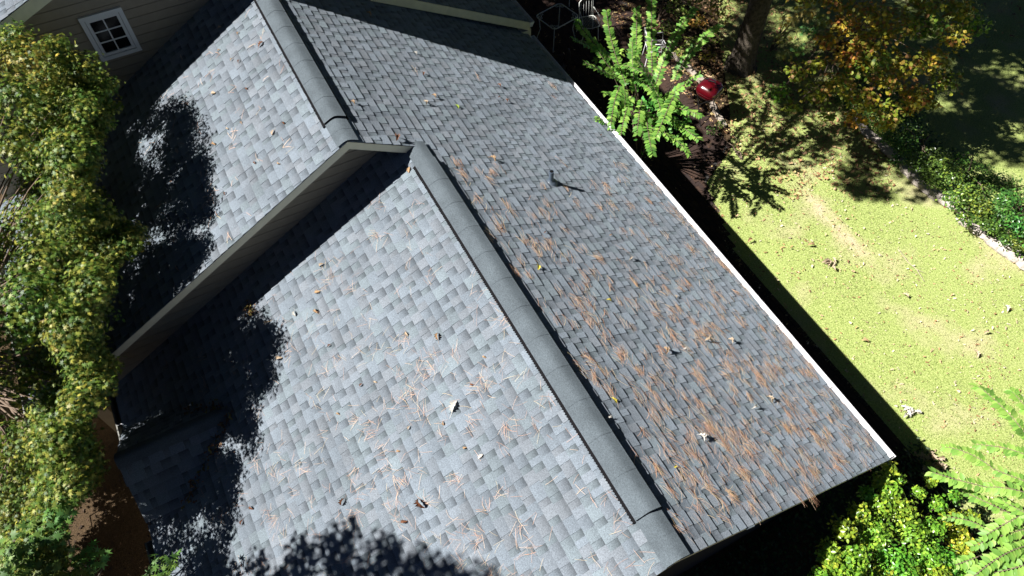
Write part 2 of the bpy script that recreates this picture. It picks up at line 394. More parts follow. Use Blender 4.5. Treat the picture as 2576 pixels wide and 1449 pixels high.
# walls with lap siding ------------------------------------------------------
def siding_wall(x, poly_lo, poly_hi, z0, z1, name='gable_wall', step=.158, th=.03):
    """wall in plane x facing -X; board rows clipped between ylo(z) and yhi(z)"""
    b = MB(); 
    zz = np.linspace(z0, z1, 14); poly = [(x + .03, poly_lo(z), z) for z in zz] + [(x + .03, poly_hi(z), z) for z in zz[::-1]]
    b.prism(poly, (.1, 0, 0)); wl = hpart(name, b.mesh(name, M['siding']))
    z = z0
    while z < z1:
        zt = min(z + step, z1); m = MB(); a0, a1, c0, c1 = poly_lo(z), poly_lo(zt), poly_hi(z), poly_hi(zt)
        if c0 - a0 > .05:
            if c1 - a1 < .02: c1 = a1 + .02
            zt -= .008 if zt < z1 else 0
            V = [(x - th, a0, z), (x - th, c0, z), (x - th, c1, zt), (x - th, a1, zt), (x + .029, a0, z), (x + .029, c0, z), (x + .029, c1, zt), (x + .029, a1, zt)]
            m.add(V, [(0, 3, 2, 1), (0, 1, 5, 4), (1, 2, 6, 5), (2, 3, 7, 6), (3, 0, 4, 7)]); zt = min(z + step, z1); obj('siding_board', m.mesh('siding_board', M['siding']), wl)
        z = zt
    return wl
# step wall between near and upper roofs
def lowroof(z): return YB + (ZB - z) / TP
def uproof(z): return YA + (ZA - T - z) / TP
siding_wall(X1W, lambda z: YB + (z - ZB + T + .02) / TP if z > ZB - T else lowroof(z) - .02, lambda z: min(uproof(z), 3.75), 1.0, ZA - T - .06)
# window wall of the main house
def ylo2(z):
    if z < ZA: return -6.3 if z < WZ0 - .3 - WP * (WY0 + 6.3) else max(-6.3, WY0 - (WZ0 - .14 - z) / WP) if z < WZ0 - .14 else -3.3
    return -3.3 if z < 6.9 else -3.3 + (z - 6.9) * 0
def yhi2(z): return min(3.9, PY + (PZ - .16 - z) / MP)
siding_wall(X2, lambda z: max(-6.3, WY0 - max(0, (WZ0 - .15 - z)) / WP - 0) if z < WZ0 - .15 else -3.25, yhi2, .6, PZ - .2, 'window_wall')
# rest of walls (dark, mostly unseen)
b = MB(); b.box2((X0 + .4, YE + .45, -.05), (X2 + 6, YE + .57, ZE - .05)); hpart('side_wall', b.mesh('side_wall', M['siding'])); b = MB(); b.box2((X0 + .4, YL - .5, -.7), (X1W + .1, YL - .38, ZL - .02)); hpart('side_wall', b.mesh('side_wall', M['siding'])); b = MB(); b.box2((X1W + .12, 3.55, -.7), (18, 3.75, ZLU - .1))
hpart('side_wall', b.mesh('side_wall', M['siding']))
b = MB(); b.box2((XR + .45, WY0 - .05, WZ0 - .2), (17, WY0 + .08, 7.0)); hpart('side_wall', b.mesh('side_wall', M['siding']))
# brick gable wall at the near end
bx = X0 + .30
b = MB(); b.prism([(bx + .02, YE + .45, -.05), (bx + .02, YL - .4, -.05), (bx + .02, YL - .4, ZL + .1), (bx + .02, YB, ZB - T - .01), (bx + .02, YE + .45, ZE + .12)], (.1, 0, 0)); bw = hpart('brick_wall', b.mesh('brick_wall', M['mortar']))
bms = []
for k in range(4):
    c = [(.17, .08, .055), (.13, .06, .045), (.2, .1, .07), (.1, .055, .045)][k]; m = MB(); m.box((0, 0, 0), (.03, .2, .06)); bms.append(npmesh('brick', m.v, m.f, M['brick'], np.tile(c, (8, 1))))
cnt = 0; z = ZB - T - .2; row = 0
while z > .5 and cnt < 290:
    y = -4.6 + (row % 2) * .105
    while y < -1.4:
        if z + .05 < ZB - T - TP * abs(y - YB) - .05 and y > YE + .6: 
            o = obj('brick', bms[random.randrange(4)], bw); o.location = (bx + .008, y, z); cnt += 1
        y += .211
    z -= .072; row += 1

# rakes, fascias, soffits ----------------------------------------------------
def rake_board(x, y0, z0, y1, z1, depth=.13, th=.03, name='fascia', parent=None, drop=.012):
    b = MB(); b.prism([(x, y0, z0 - drop), (x, y1, z1 - drop), (x, y1, z1 - drop - depth), (x, y0, z0 - drop - depth)], (th, 0, 0)); return hpart(name, b.mesh(name, M['fascia']), parent)
rake_board(X1 - .012, YA, ZA, YLU - .02, ZLU + .01); rake_board(X1 - .012, YA, ZA, YB - .06, ZB - .035)
rake_board(X0 - .005, YB, ZB, YL, ZL); rake_board(X0 - .005, YB, ZB, YE, ZE)
rake_board(XR - .02, PY, PZ, MLY, MLZ, .2); rake_board(XR - .02, PY, PZ, -3.3, 7.1, .2); rake_board(XR - .02, WY0, WZ0, WYE, WZE, .19)
b = MB()
for (ya, za, yb_, zb_) in ((YA, ZA - T - .06, 3.7, uproof(0) * 0 + ZA - TP * (3.7 - YA) - T - .06),):
    b.prism([(X1 + .02, ya, za), (X1 + .02, yb_, zb_), (X1 + .02, yb_, zb_ - .012), (X1 + .02, ya, za - .012)], (X1W - X1 - .04, 0, 0))
b.prism([(XR + .02, PY, PZ - .17), (XR + .02, MLY, MLZ - .17), (XR + .02, MLY, MLZ - .182), (XR + .02, PY, PZ - .182)], (X2 - XR - .04, 0, 0))
b.prism([(XR + .02, WY0, WZ0 - .155), (XR + .02, WYE, WZE - .155), (XR + .02, WYE, WZE - .17), (XR + .02, WY0, WZ0 - .17)], (X2 - XR - .04, 0, 0))
hpart('soffit', b.mesh('soffit', M['siding']))
# cornice return on the wing
b = MB(); b.box2((XR + .0, WYE - .0, WZE - .36), (X2 + .1, WYE + .33, WZE - .21)); b.box2((XR + .02, WYE - .06, WZE - .75), (XR + .1, WYE + .02, WZE - .21))
hpart('cornice_return', b.mesh('cornice_return', M['fascia']))
# drip edge under the near rake
# gutters --------------------------------------------------------------------
def gutter(xa, xb, y, z, side, old=False, hangers=True):
    """open K-style trough; side -1 outwards to -Y"""
    W_, Hh = .108, .11; t = .004; m = M['gutter_old'] if old else M['gutter']
    def P(o, zz): return (xa, y + side * o, z + zz)
    out = [(.0, -.0), (.0, -Hh), (.07, -Hh), (.09, -.05), (W_, -.03), (W_, .004), (W_ - .022, .004)]
    b = MB()
    for i in range(len(out) - 1):
        (o0, z0), (o1, z1) = out[i], out[i + 1]; d = np.array([o1 - o0, z1 - z0]); d = d / np.linalg.norm(d); nn = np.array([-d[1], d[0]]) * t
        b.prism([P(o0, z0), P(o1, z1), P(o1 + nn[0], z1 + nn[1]), P(o0 + nn[0], z0 + nn[1])], (xb - xa, 0, 0))
    for xe in (xa, xb - .004):
        b.prism([(xe, y + side * o, z + zz) for o, zz in out[:6]], (.004, 0, 0))
    b.box2((xa, y, z - .02), (xb, y + side * .004, z + .006))
    g = hpart('gutter', b.mesh('gutter', m))
    if hangers:
        n = int((xb - xa) / .62)
        for k in range(n):
            h = MB(); h.box((xa + .3 + k * .62, y + side * W_ / 2, z - .004), (.018, W_ - .01, .004)); obj('hanger', h.mesh('hanger', M['gutter']), g)
    # screen / debris guard
    return g
def guard(xa, xb, y, z, side):      # flat aluminium cover strips, each about a metre
    n = max(1, round((xb - xa) / 1.22)); st = (xb - xa) / n
    for k in range(n):
        b = MB(); tl = random.uniform(-.002, .002)
        b.prism([(xa + k * st + .002, y + side * .006, z + .010 + tl), (xa + k * st + .002, y + side * .09, z + .009 + tl), (xa + k * st + .002, y + side * .09, z + .007 + tl), (xa + k * st + .002, y + side * .006, z + .008 + tl)], (st - .010, 0, 0)); hpart('gutter_cover', b.mesh('gutter_cover', M['gutter']), gut)
gut = gutter(X0 - .02, XR - .06, YE - .004, ZE - .012, -1)
guard(X0 - .0, 8.2, YE - .004, ZE - .012, -1)
gutter(XR - .02, 17, WYE - .004, WZE - .02, -1)
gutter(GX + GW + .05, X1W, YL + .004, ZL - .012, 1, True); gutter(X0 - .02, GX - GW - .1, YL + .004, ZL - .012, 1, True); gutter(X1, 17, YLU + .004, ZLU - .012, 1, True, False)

# window -----------------------------------------------------------------
wy0, wy1, wz0, wz1 = .685, 1.335, 4.30, 5.11
xf = X2 - .068
b = MB(); fw = .065
for (a, c, d, e) in ((wy0, wy1, wz1 - fw, wz1), (wy0, wy1, wz0, wz0 + fw), (wy0, wy0 + fw, wz0 + fw, wz1 - fw), (wy1 - fw, wy1, wz0 + fw, wz1 - fw)): b.box2((xf, a, d), (X2 + .02, c, e))
win = hpart('window', b.mesh('window', M['trim']))
b = MB(); g = .008; iw = .045; y0, y1, z0, z1 = wy0 + fw + g, wy1 - fw - g, wz0 + fw + g, wz1 - fw - g
for (a, c, d, e) in ((y0, y1, z1 - iw, z1), (y0, y1, z0, z0 + iw), (y0, y0 + iw, z0 + iw, z1 - iw), (y1 - iw, y1, z0 + iw, z1 - iw)): b.box2((xf + .012, a, d), (X2 + .02, c, e))
obj('sash', b.mesh('sash', M['trim']), win)
gy0, gy1, gz0, gz1 = y0 + iw, y1 - iw, z0 + iw, z1 - iw; mw = .02
b = MB(); b.box2((xf + .018, (gy0 + gy1) / 2 - mw / 2, gz0), (X2 + .01, (gy0 + gy1) / 2 + mw / 2, gz1)); obj('muntin', b.mesh('muntin', M['trim']), win)
for k in (1, 2):
    zc = gz0 + (gz1 - gz0) * k / 3; b = MB(); b.box2((xf + .020, gy0, zc - mw / 2), (X2 + .008, gy1, zc + mw / 2)); obj('muntin', b.mesh('muntin', M['trim']), win)
for i in range(2):
    for k in range(3):
        a = gy0 + (gy1 - gy0) * i / 2; c = gz0 + (gz1 - gz0) * k / 3; b = MB(); b.box2((xf + .03, a + .005, c + .005), (xf + .034, a + (gy1 - gy0) / 2 - .005, c + (gz1 - gz0) / 3 - .005)); obj('pane', b.mesh('pane', M['glass']), win)
# vent pipe ---------------------------------------------------------------
pp = np.array([6.561, -4.170, 3.627])
b = MB(); b.tube([pp + (0, 0, -.02), pp + (0, 0, .25)], .038, 20); b.v = b.v; pipe = hpart('vent_pipe', b.mesh('vent_pipe', M['pvc'], False))
b = MB(); b.lathe(pp + (0, 0, .2505), [(.031, 0), (.031, .0008)], 16); obj('bore', b.mesh('bore', M['vent']), pipe)
b = MB(); b.lathe(pp + (0, 0, -.03), [(.105, -.03), (.105, .02), (.1, .035), (.085, .045), (.082, .05), (.07, .065), (.045, .075), (.042, .085), (.04, .10)], 28)
obj('boot', b.mesh('boot', M['lead'], True), pipe)

# ------------------------------------------------------------------ leaf-mesh machinery
def star_leaf():       # five-lobed, like a small maple
    a = []; 
    for k, (ang, r) in enumerate([(-90, .08), (-50, .55), (-25, .3), (0, .85), (22, .36), (45, .95), (66, .4), (90, 1.05), (114, .4), (135, .95), (158, .36), (180, .85), (205, .3), (230, .55)]):
        t = math.radians(ang); a.append((r * math.cos(t) * .5, .5 + r * math.sin(t) * .5 - .25, -.12 * r * r))
    V = [(0, .25, .0)] + a; n = len(a); return np.array(V), np.array([(0, 1 + i, 1 + (i + 1) % n) for i in range(n)])
def oval_leaf(wd=.42):
    V = [(0, 0, 0), (-wd * .5, .3, .06), (-wd * .48, .62, .05), (0, 1, -.06), (wd * .48, .62, .05), (wd * .5, .3, .06), (0, .35, 0), (0, .7, -.01)]
    return np.array(V, float), np.array([(0, 6, 1), (1, 6, 7), (1, 7, 2), (2, 7, 3), (0, 5, 6), (5, 7, 6), (5, 4, 7), (4, 3, 7)])
def quad_leaf():
    return np.array([(0, 0, 0), (-.22, .5, .03), (0, 1, 0), (.22, .5, .03)], float), np.array([(0, 3, 1), (1, 3, 2)])
def lobed_leaf(curl=.0, seed=0):      # oak-like
    r = random.Random(seed); pr = [(.0, .02), (.12, .05), (.22, .22), (.32, .1), (.45, .32), (.56, .14), (.68, .34), (.8, .16), (.9, .18), (1.0, .02)]
    V = []; 
    for t, wd in pr:
        zz = curl * math.sin(t * 3.0) * .35
        for sx in (-1, -.5, 0, .5, 1): V.append((sx * wd * (1 - .3 * curl * abs(sx)), t, zz + curl * abs(sx) * wd * 1.3 + r.uniform(-.02, .02)))
    F = [(i * 5 + k, i * 5 + k + 1, i * 5 + k + 6, i * 5 + k + 5) for i in range(len(pr) - 1) for k in range(4)]
    return np.array(V), F
def rot_from(nrm, yaw):
    """array of rotation matrices with z along nrm, spun by yaw"""
    n = nrm / (np.linalg.norm(nrm, axis=1, keepdims=True) + 1e-9); a = np.where(np.abs(n[:, 2:3]) < .95, np.array([[0, 0, 1.]]), np.array([[1., 0, 0]]))
    x = np.cross(a, n); x /= np.linalg.norm(x, axis=1, keepdims=True) + 1e-9; y = np.cross(n, x)
    c, s = np.cos(yaw)[:, None], np.sin(yaw)[:, None]; X = x * c + y * s; Y = -x * s + y * c
    return np.stack([X, Y, n], axis=2)
def scatter(name, leaf, P, R, S, T3, m, parent=None, **kw):
    LV, LF = leaf; n = len(P); k = len(LV)
    V = np.einsum('nij,kj->nki', R, LV) * S[:, None, None] + P[:, None, :]
    F = (LF[None] + (np.arange(n) * k)[:, None, None]).reshape(-1, 3); tn = np.repeat(T3, k, axis=0)
    me = npmesh(name, V.reshape(-1, 3), F, m, tn)
    return child(name, me, parent, **kw) if parent is not None else obj(name, me, **kw)
def pick(cols, n, jit=.18):
    cols = np.array(cols); c = cols[rng.integers(0, len(cols), n)]; return np.clip(c * (1 + rng.normal(0, jit, (n, 1))), .004, .9)
def clump_points(clumps, dens, size, shell=.55, upb=.6, hollow=True):
    PP, NN, CI = [], [], []
    for ci, c in enumerate(clumps):
        cx, cy, cz, rx, ry, rz = c; n = int(dens * (rx * ry + rx * rz + ry * rz) * 4.2)
        d = rng.normal(size=(n, 3)); d /= np.linalg.norm(d, axis=1, keepdims=True); r = shell + (1 - shell) * rng.random((n, 1)) ** .6
        wob = 1 + .22 * np.sin(d[:, :1] * 7 + ci) * np.sin(d[:, 1:2] * 6 + ci * 2.1) + .12 * np.sin(d[:, 2:3] * 11 + ci)
        p = d * r * wob * np.array([rx, ry, rz]) + np.array([cx, cy, cz]); PP.append(p)
        nn = d * (1 - upb) + np.array([0, 0, upb]) + rng.normal(0, .35, (n, 3)); NN.append(nn); CI.append(np.full(n, ci))
    return np.concatenate(PP), np.concatenate(NN), np.concatenate(CI)
def foliage(name, parent, clumps, leaf, size, dens, cols, m, shell=.5, upb=.6, hue=.25, **kw):
    P, N_, CI = clump_points(clumps, dens, size, shell, upb); n = len(P)
    tint = 1 + rng.normal(0, hue, len(clumps)); T3 = pick(cols, n); T3[:, 0] *= np.clip(tint[CI], .5, 1.5)
    return scatter(name, leaf, P, rot_from(N_, rng.random(n) * 6.283), size * rng.uniform(.65, 1.2, n), T3, m, parent, **kw)
def limbs(b, base, tops, r0, r1=.012, n=7, wander=.12, fork=.35):
    base = np.array(base, float)
    for t in tops:
        t = np.array(t, float); mid = base + (t - base) * fork; mid[2] = base[2] + (t[2] - base[2]) * (fork + .25)
        pts = [base, base + (mid - base) * .5 + rng.normal(0, wander * .3, 3), mid + rng.normal(0, wander, 3), (mid + t) / 2 + rng.normal(0, wander, 3), t]
        b.tube(pts, [r0, r0 * .8, r0 * .55, r0 * .3, r1], n, cap=False)

STAR, OVAL, OVALW, QUAD = star_leaf(), oval_leaf(.5), oval_leaf(.66), quad_leaf()
# ------------------------------------------------------------------ left maples
def pads(lst, flat=.42): return [(*at(x, y, z), r, r, r * flat) for x, y, z, r in lst]
MG = [(.11, .18, .022), (.07, .13, .018), (.22, .26, .035), (.045, .09, .014), (.32, .31, .05), (.10, .17, .025), (.19, .21, .04)]
CB = ([0, 90, 200, 300, 400, 500, 560, 600, 660, 750, 850, 930, 980, 1040, 1100, 1200, 1300, 1449], [60, 130, 290, 290, 270, 250, 330, 395, 330, 290, 260, 320, 300, 240, 240, 260, 190, 180])
def pix(p): q = np.array(p) - CP; z = q @ CF; return IW / 2 + FPX * (q @ CR) / z, IH / 2 - FPX * (q @ CU) / z, z
def casters(fn, poly, n, r0, r1, ymin=1.6, tries=4000, ymax=4.6):
    """clumps standing where the sun ray from a shaded roof point meets the crown"""
    poly = np.array(poly, float); o = []; lo, hi = poly.min(0), poly.max(0)
    for _ in range(tries):
        if len(o) >= n: break
        x, y = rng.uniform(lo[0], hi[0]), rng.uniform(lo[1], hi[1]); c = False; j = len(poly) - 1
        for i in range(len(poly)):
            if (poly[i][1] > y) != (poly[j][1] > y) and x < (poly[j][0] - poly[i][0]) * (y - poly[i][1]) / (poly[j][1] - poly[i][1]) + poly[i][0]: c = not c
            j = i
        if not c: continue
        r = rng.uniform(r0, r1); p = fn(x, y); yy = max(ymin, p[1] + .6)
        while yy < ymax:
            q = p + SUN * ((yy - p[1]) / SUN[1]); u, v, z = pix(q)
            if u + r * FPX / z < np.interp(v, *CB) - 5: o.append((*q, r, r, r * .55)); break
            yy += .15
    return o
up = pads([(50, 140, 5.9, .42), (130, 120, 5.5, .3), (205, 170, 5.3, .34), (255, 215, 5.1, .28), (30, 240, 5.8, .42), (120, 270, 5.3, .42), (225, 300, 4.9, .38), (20, 350, 5.4, .42), (95, 400, 4.9, .4), (190, 400, 4.5, .4), (150, 530, 5.0, .38), (55, 560, 4.9, .42), (245, 550, 4.6, .32), (345, 605, 4.3, .2), (255, 640, 4.3, .3), (95, 650, 4.9, .4), (60, 740, 5.0, .42), (165, 700, 4.5, .38), (25, 830, 4.5, .38), (215, 790, 3.7, .4), (130, 870, 3.8, .4), (245, 880, 3.3, .3), (60, 940, 3.7, .42), (170, 960, 3.3, .4), (285, 945, 3.2, .2), (20, 1010, 3.4, .4),
           (300, 600, 4.3, .22), (180, 620, 4.5, .3), (110, 200, 5.4, .3), (270, 270, 4.7, .22), (160, 330, 4.9, .3), (60, 480, 4.7, .35), (130, 780, 4.1, .35), (30, 90, 5.9, .3)])
low = pads([(60, 200, 4.2, .5), (170, 280, 3.8, .5), (100, 450, 3.5, .5), (210, 500, 3.4, .4), (230, 720, 3.2, .35), (60, 650, 3.5, .5), (100, 900, 2.4, .5), (200, 1000, 2.3, .35), (50, 800, 3.0, .5), (150, 600, 3.6, .4), (30, 330, 4.0, .5), (240, 400, 3.7, .25)], .35)
cu = casters(lu, [(420, 250), (535, 430), (520, 650), (420, 745), (330, 860), (230, 860), (250, 300)], 190, .2, .34)
cl = casters(lp, [(700, 830), (705, 900), (650, 1000), (640, 1150), (560, 1290), (330, 1250), (320, 1000), (545, 790)], 170, .2, .34)
up += low + cu + cl + casters(lambda x, y: at(x, y, -.6), [(230, 960), (300, 1000), (330, 1150), (380, 1300), (400, 1449), (250, 1449), (230, 1200)], 70, .25, .4, 5.2, ymax=9)
DZ = [(110, 430, 110, 60), (265, 410, 80, 70), (60, 870, 90, 60), (200, 850, 90, 80), (160, 700, 45, 55), (240, 490, 80, 40), (40, 990, 70, 40), (320, 750, 60, 70), (20, 470, 60, 50), (110, 360, 60, 25), (230, 960, 60, 50)]
high = []  # unseen leaf clumps added up-sun to shade the dark zones of the crown
for (dx_, dy_, ra, rb) in DZ:
    for k in range(int(ra * rb / 120)):
        a_ = rng.random() * 6.283; q_ = math.sqrt(rng.random()); p_ = at(dx_ + ra * q_ * math.cos(a_), dy_ + rb * q_ * math.sin(a_), 3.6); t_ = 2.0
        while t_ < 12:
            c_ = p_ + SUN * t_; u_, v_, z_ = pix(c_)
            if u_ < -45: high.append((*c_, .26, .26, .16)); break
            t_ += .3
def keep_(c, p_):
    u_, v_, z_ = pix(c[:3])
    return not (any(((u_ - a_) / ra_) ** 2 + ((v_ - b_) / rb_) ** 2 < 1 for a_, b_, ra_, rb_ in DZ) and rng.random() < p_)
up = [c for c in up if keep_(c, .3)]
up += high
t1 = empty('maple_tree', (8.6, 5.2, -.6), 'dense maple with small star leaves, yellow-green on top, overhanging the left roof below the window', 'tree')
foliage('crown', t1, up, STAR, .092, 380, MG, M['leaf'], shell=.3, hue=.1, upb=.42)
b = MB(); b.tube([(8.6, 5.2, -.65), (8.55, 5.1, 1.0), (8.4, 4.9, 2.2)], [.17, .13, .11], 10, cap=False); child('trunk', b.mesh('trunk', M['bark'], True), t1)
b = MB(); limbs(b, (8.4, 4.9, 2.1), [(c[0], c[1], c[2] - .1) for c in up[::5]], .035, .004, 5); child('branch', b.mesh('branch', M['twig'], True), t1)
lo = pads([(60, 1100, 3.5, .42), (150, 1075, 3.5, .36), (200, 1140, 3.3, .3), (70, 1200, 3.2, .42), (140, 1265, 3.0, .32), (235, 1190, 2.9, .2), (15, 1290, 3.0, .35), (-90, 1150, 3.6, .6), (-90, 1300, 3.0, .5)])
t2 = empty('maple_tree', (5.6, 5.0, -.6), 'smaller star-leaved maple at the left edge beside the dark gutter, lower than the big one', 'tree')
lo += casters(lp, [(600, 1180), (600, 1300), (500, 1449), (390, 1449), (340, 1200)], 30, .2, .32)
foliage('crown', t2, lo, STAR, .09, 360, MG, M['leaf'], shell=.3, hue=.1)
b = MB(); b.tube([(5.6, 5.0, -.65), (5.6, 4.9, .8), (5.6, 4.7, 1.8)], [.1, .08, .06], 8, cap=False); limbs(b, (5.6, 4.7, 1.7), [(c[0], c[1], c[2] - .08) for c in lo[::3]], .03, .004, 5); child('trunk', b.mesh('trunk', M['bark'], True), t2)
bl = pads([(150, 1290, 3.7, .18), (120, 1335, 3.6, .22), (50, 1370, 3.6, .26), (125, 1405, 3.4, .24), (25, 1435, 3.5, .28), (215, 1415, 3.2, .22), (405, 1425, 2.9, .16), (180, 1460, 3.2, .25), (80, 1470, 3.4, .25)], .5)
t3 = empty('maple_sapling', (4.4, 4.0, -.6), 'broad-leaved green sapling in the bottom left corner', 'tree')
foliage('crown', t3, bl, STAR, .15, 170, [(.12, .2, .04), (.09, .16, .035), (.2, .26, .05)], M['leaf'], upb=.7)
b = MB(); b.tube([(4.4, 4.0, -.65), (4.4, 3.95, .6), (4.35, 3.9, 1.2)], [.06, .05, .04], 8, cap=False); limbs(b, (4.35, 3.9, 1.1), [(c[0], c[1], c[2]) for c in bl], .02, .004, 5); child('trunk', b.mesh('trunk', M['bark'], True), t3)
# tall tree off the left edge: its shadow falls on the near roof
def sunward(p, y): return p + SUN * ((y - p[1]) / SUN[1])
sh = []
for x, y, r in [(760, 1400, .26), (850, 1375, .3), (885, 1345, .15), (960, 1400, .28), (985, 1372, .15), (1060, 1425, .25), (1130, 1440, .22), (1220, 1460, .22), (880, 1460, .4), (1000, 1480, .4), (740, 1470, .35), (1130, 1500, .35), (1250, 1520, .3), (650, 1420, .2), (560, 1440, .25)]:
    q = sunward(lp(x, y), 5.6); sh.append((*q, r, r, r * .9))
t4 = empty('shade_tree', (5.2, 6.6, -.6), 'tall tree beyond the left edge of the photo, shading the near roof', 'tree')
foliage('crown', t4, sh, OVALW, .11, 150, MG, M['leaf'], upb=.3)
b = MB(); b.tube([(5.2, 6.6, -.65), (5.0, 6.4, 3), (4.8, 6.1, 6)], [.2, .16, .1], 10, cap=False); limbs(b, (4.8, 6.1, 5.9), [(c[0], c[1], c[2]) for c in sh], .05, .006, 5); child('trunk', b.mesh('trunk', M['bark'], True), t4)

# ------------------------------------------------------------------ frond shrubs (paired oval leaves on arching shoots)
def frond_shrub(name, root_xyz, label, fronds, cols, leaf_len, nodes_z, maxsingle=300, droop=.12):
    r = empty(name, root_xyz, label, 'shrub'); root = np.array(root_xyz, float)
    st = MB(); LP, LR_, LS, LT = [], [], [], []
    for (tx, ty, tz, bx_, by_, bz, wmul) in fronds:
        tip = at(tx, ty, tz); base = at(bx_, by_, bz); Lh = np.linalg.norm(tip - base)
        mid = (tip + base) / 2 + np.array([0, 0, droop * Lh]) + rng.normal(0, .07 * Lh, 3); 
        st.tube([root + (base - root) * .0, root + (base - root) * np.array([.35, .35, .55]), base], [.022, .016, .008], 5, cap=False)
        n = max(5, int(Lh / (leaf_len * .31))); prevp = base
        pts = []
        for k in range(n + 1):
            t = k / n; p = (1 - t) ** 2 * base + 2 * t * (1 - t) * mid + t * t * tip; pts.append(p)
        st.tube(pts[::3] + [pts[-1]], [.006] * len(pts[::3]) + [.003], 4, cap=False)
        for k in range(1, n + 1):
            t = k / n; d = pts[k] - pts[k - 1]; d /= np.linalg.norm(d); side = np.cross(d, [0, 0, 1.]); side /= np.linalg.norm(side) + 1e-9; u = np.cross(side, d)
            for sg in (-1, 1):
                if rng.random() < .05: continue
                ld = side * sg * (1 - .5 * max(0, t - .75) * 4 * .6) + d * (.45 + .5 * max(0, t - .75) * 2) + rng.normal(0, .08, 3) + np.array([0, 0, rng.normal(-.12, .14)]); ld /= np.linalg.norm(ld)
                nr = u + side * sg * .25 + rng.normal(0, .2, 3); nr -= ld * np.dot(nr, ld); nr /= np.linalg.norm(nr); x = np.cross(ld, nr)
                LP.append(pts[k]); LR_.append(np.stack([x, ld, nr], axis=1)); LS.append(leaf_len * wmul * (1 - .35 * abs(t - .45)) * rng.uniform(.7, 1.15)); 
        LT += [0] * (2 * n)
    n = len(LP); P = np.array(LP); R3 = np.array(LR_); S = np.array(LS); T3 = pick(cols, n, .12)
    child('stem', st.mesh('stem', M['twig'], True), r)
    # nearest leaves as single parts
    dd = np.linalg.norm(P - CP, axis=1) / S; o_ = np.argsort(dd); 
    q = P - CP; zz = q @ CF; inx = IW / 2 + FPX * (q @ CR) / zz; iny = IH / 2 - FPX * (q @ CU) / zz
    vis = [i for i in o_ if 0 < inx[i] < IW and 0 < iny[i] < IH][:maxsingle]; vs = set(vis)
    meshes = [npmesh('leaf', OVAL[0], OVAL[1], M['leaf'], np.tile(np.array(c), (8, 1))) for c in (np.array(cols).tolist())]
    for i in vis:
        o = obj('leaf', meshes[rng.integers(0, len(meshes))], r); A = R3[i] * S[i]; l = P[i] - root
        o.matrix_local = Matrix(((A[0, 0], A[0, 1], A[0, 2], l[0]), (A[1, 0], A[1, 1], A[1, 2], l[1]), (A[2, 0], A[2, 1], A[2, 2], l[2]), (0, 0, 0, 1)))
    rs = np.array([i for i in range(n) if i not in vs])
    if len(rs): scatter('leaves', OVAL, P[rs], R3[rs], S[rs], T3[rs], M['leaf'], r, kind='stuff')
    return r
CG = [(.19, .37, .06), (.14, .31, .05), (.26, .43, .08), (.10, .24, .045)]
fr = [(1525, 30, 3.3, 1575, 215, 2.5, 1), (1640, -40, 3.5, 1640, 190, 2.6, 1), (1600, 25, 3.3, 1592, 200, 2.4, 1), (1745, 23, 3.2, 1645, 225, 2.5, 1), (1805, 68, 3.2, 1695, 205, 2.5, 1.05), (1755, 190, 3.0, 1660, 262, 2.4, 1),
      (1452, 55, 3.0, 1540, 150, 2.5, 1.1), (1445, 100, 2.9, 1535, 150, 2.4, 1.05), (1472, 158, 2.9, 1570, 205, 2.3, 1), (1600, 150, 3.3, 1665, 262, 2.6, 1), (1615, 185, 3.2, 1540, 185, 2.4, .9), (1570, 222, 3.0, 1562, 300, 2.0, 1), (1665, 300, 2.6, 1600, 200, 2.5, 1),
      (1535, 320, 2.4, 1560, 215, 2.6, .95), (1560, 350, 2.3, 1590, 240, 2.5, .95), (1602, 335, 2.3, 1615, 250, 2.4, 1), (1640, 385, 2.2, 1625, 290, 2.3, 1), (1755, 350, 2.4, 1680, 290, 2.3, 1), (1760, 290, 2.6, 1670, 270, 2.5, 1), (1740, 325, 2.3, 1660, 300, 2.2, 1), (1650, 345, 2.6, 1700, 230, 2.6, 1),
      (1505, 130, 2.7, 1570, 210, 2.2, 1), (1520, 235, 2.5, 1585, 250, 2.0, 1), (1680, 345, 2.0, 1620, 280, 2.0, 1), (1590, 105, 3.0, 1600, 230, 2.3, 1), (1550, 285, 2.2, 1600, 300, 1.8, 1), (1730, 385, 1.8, 1650, 330, 1.8, .9)]
cm = frond_shrub('crepe_myrtle', (8.9, -7.95, 0), 'bright green shrub with arching shoots of paired leaves beside the patio and right gutter', fr, CG, .14, 0)
foliage('foliage', cm, pads([(1500, 150, 2.3, .14), (1570, 240, 2.2, .2), (1710, 350, 1.8, .2), (1730, 300, 2.1, .14), (1620, 380, 1.7, .16), (1600, 130, 2.4, .16), (1560, 180, 2.3, .2), (1600, 210, 2.3, .22), (1640, 260, 2.2, .25), (1580, 270, 2.1, .2), (1620, 330, 1.9, .2), (1700, 260, 2.2, .15), (1650, 130, 2.6, .12), (1520, 160, 2.3, .12), (1690, 320, 1.9, .15), (1560, 130, 2.4, .1), (1650, 200, 2.4, .14)], .8), OVAL, .11, 60, CG, M['leaf'], upb=.5, shell=.1)
CG2 = [(.23, .41, .07), (.18, .35, .06), (.28, .45, .09), (.14, .29, .05)]
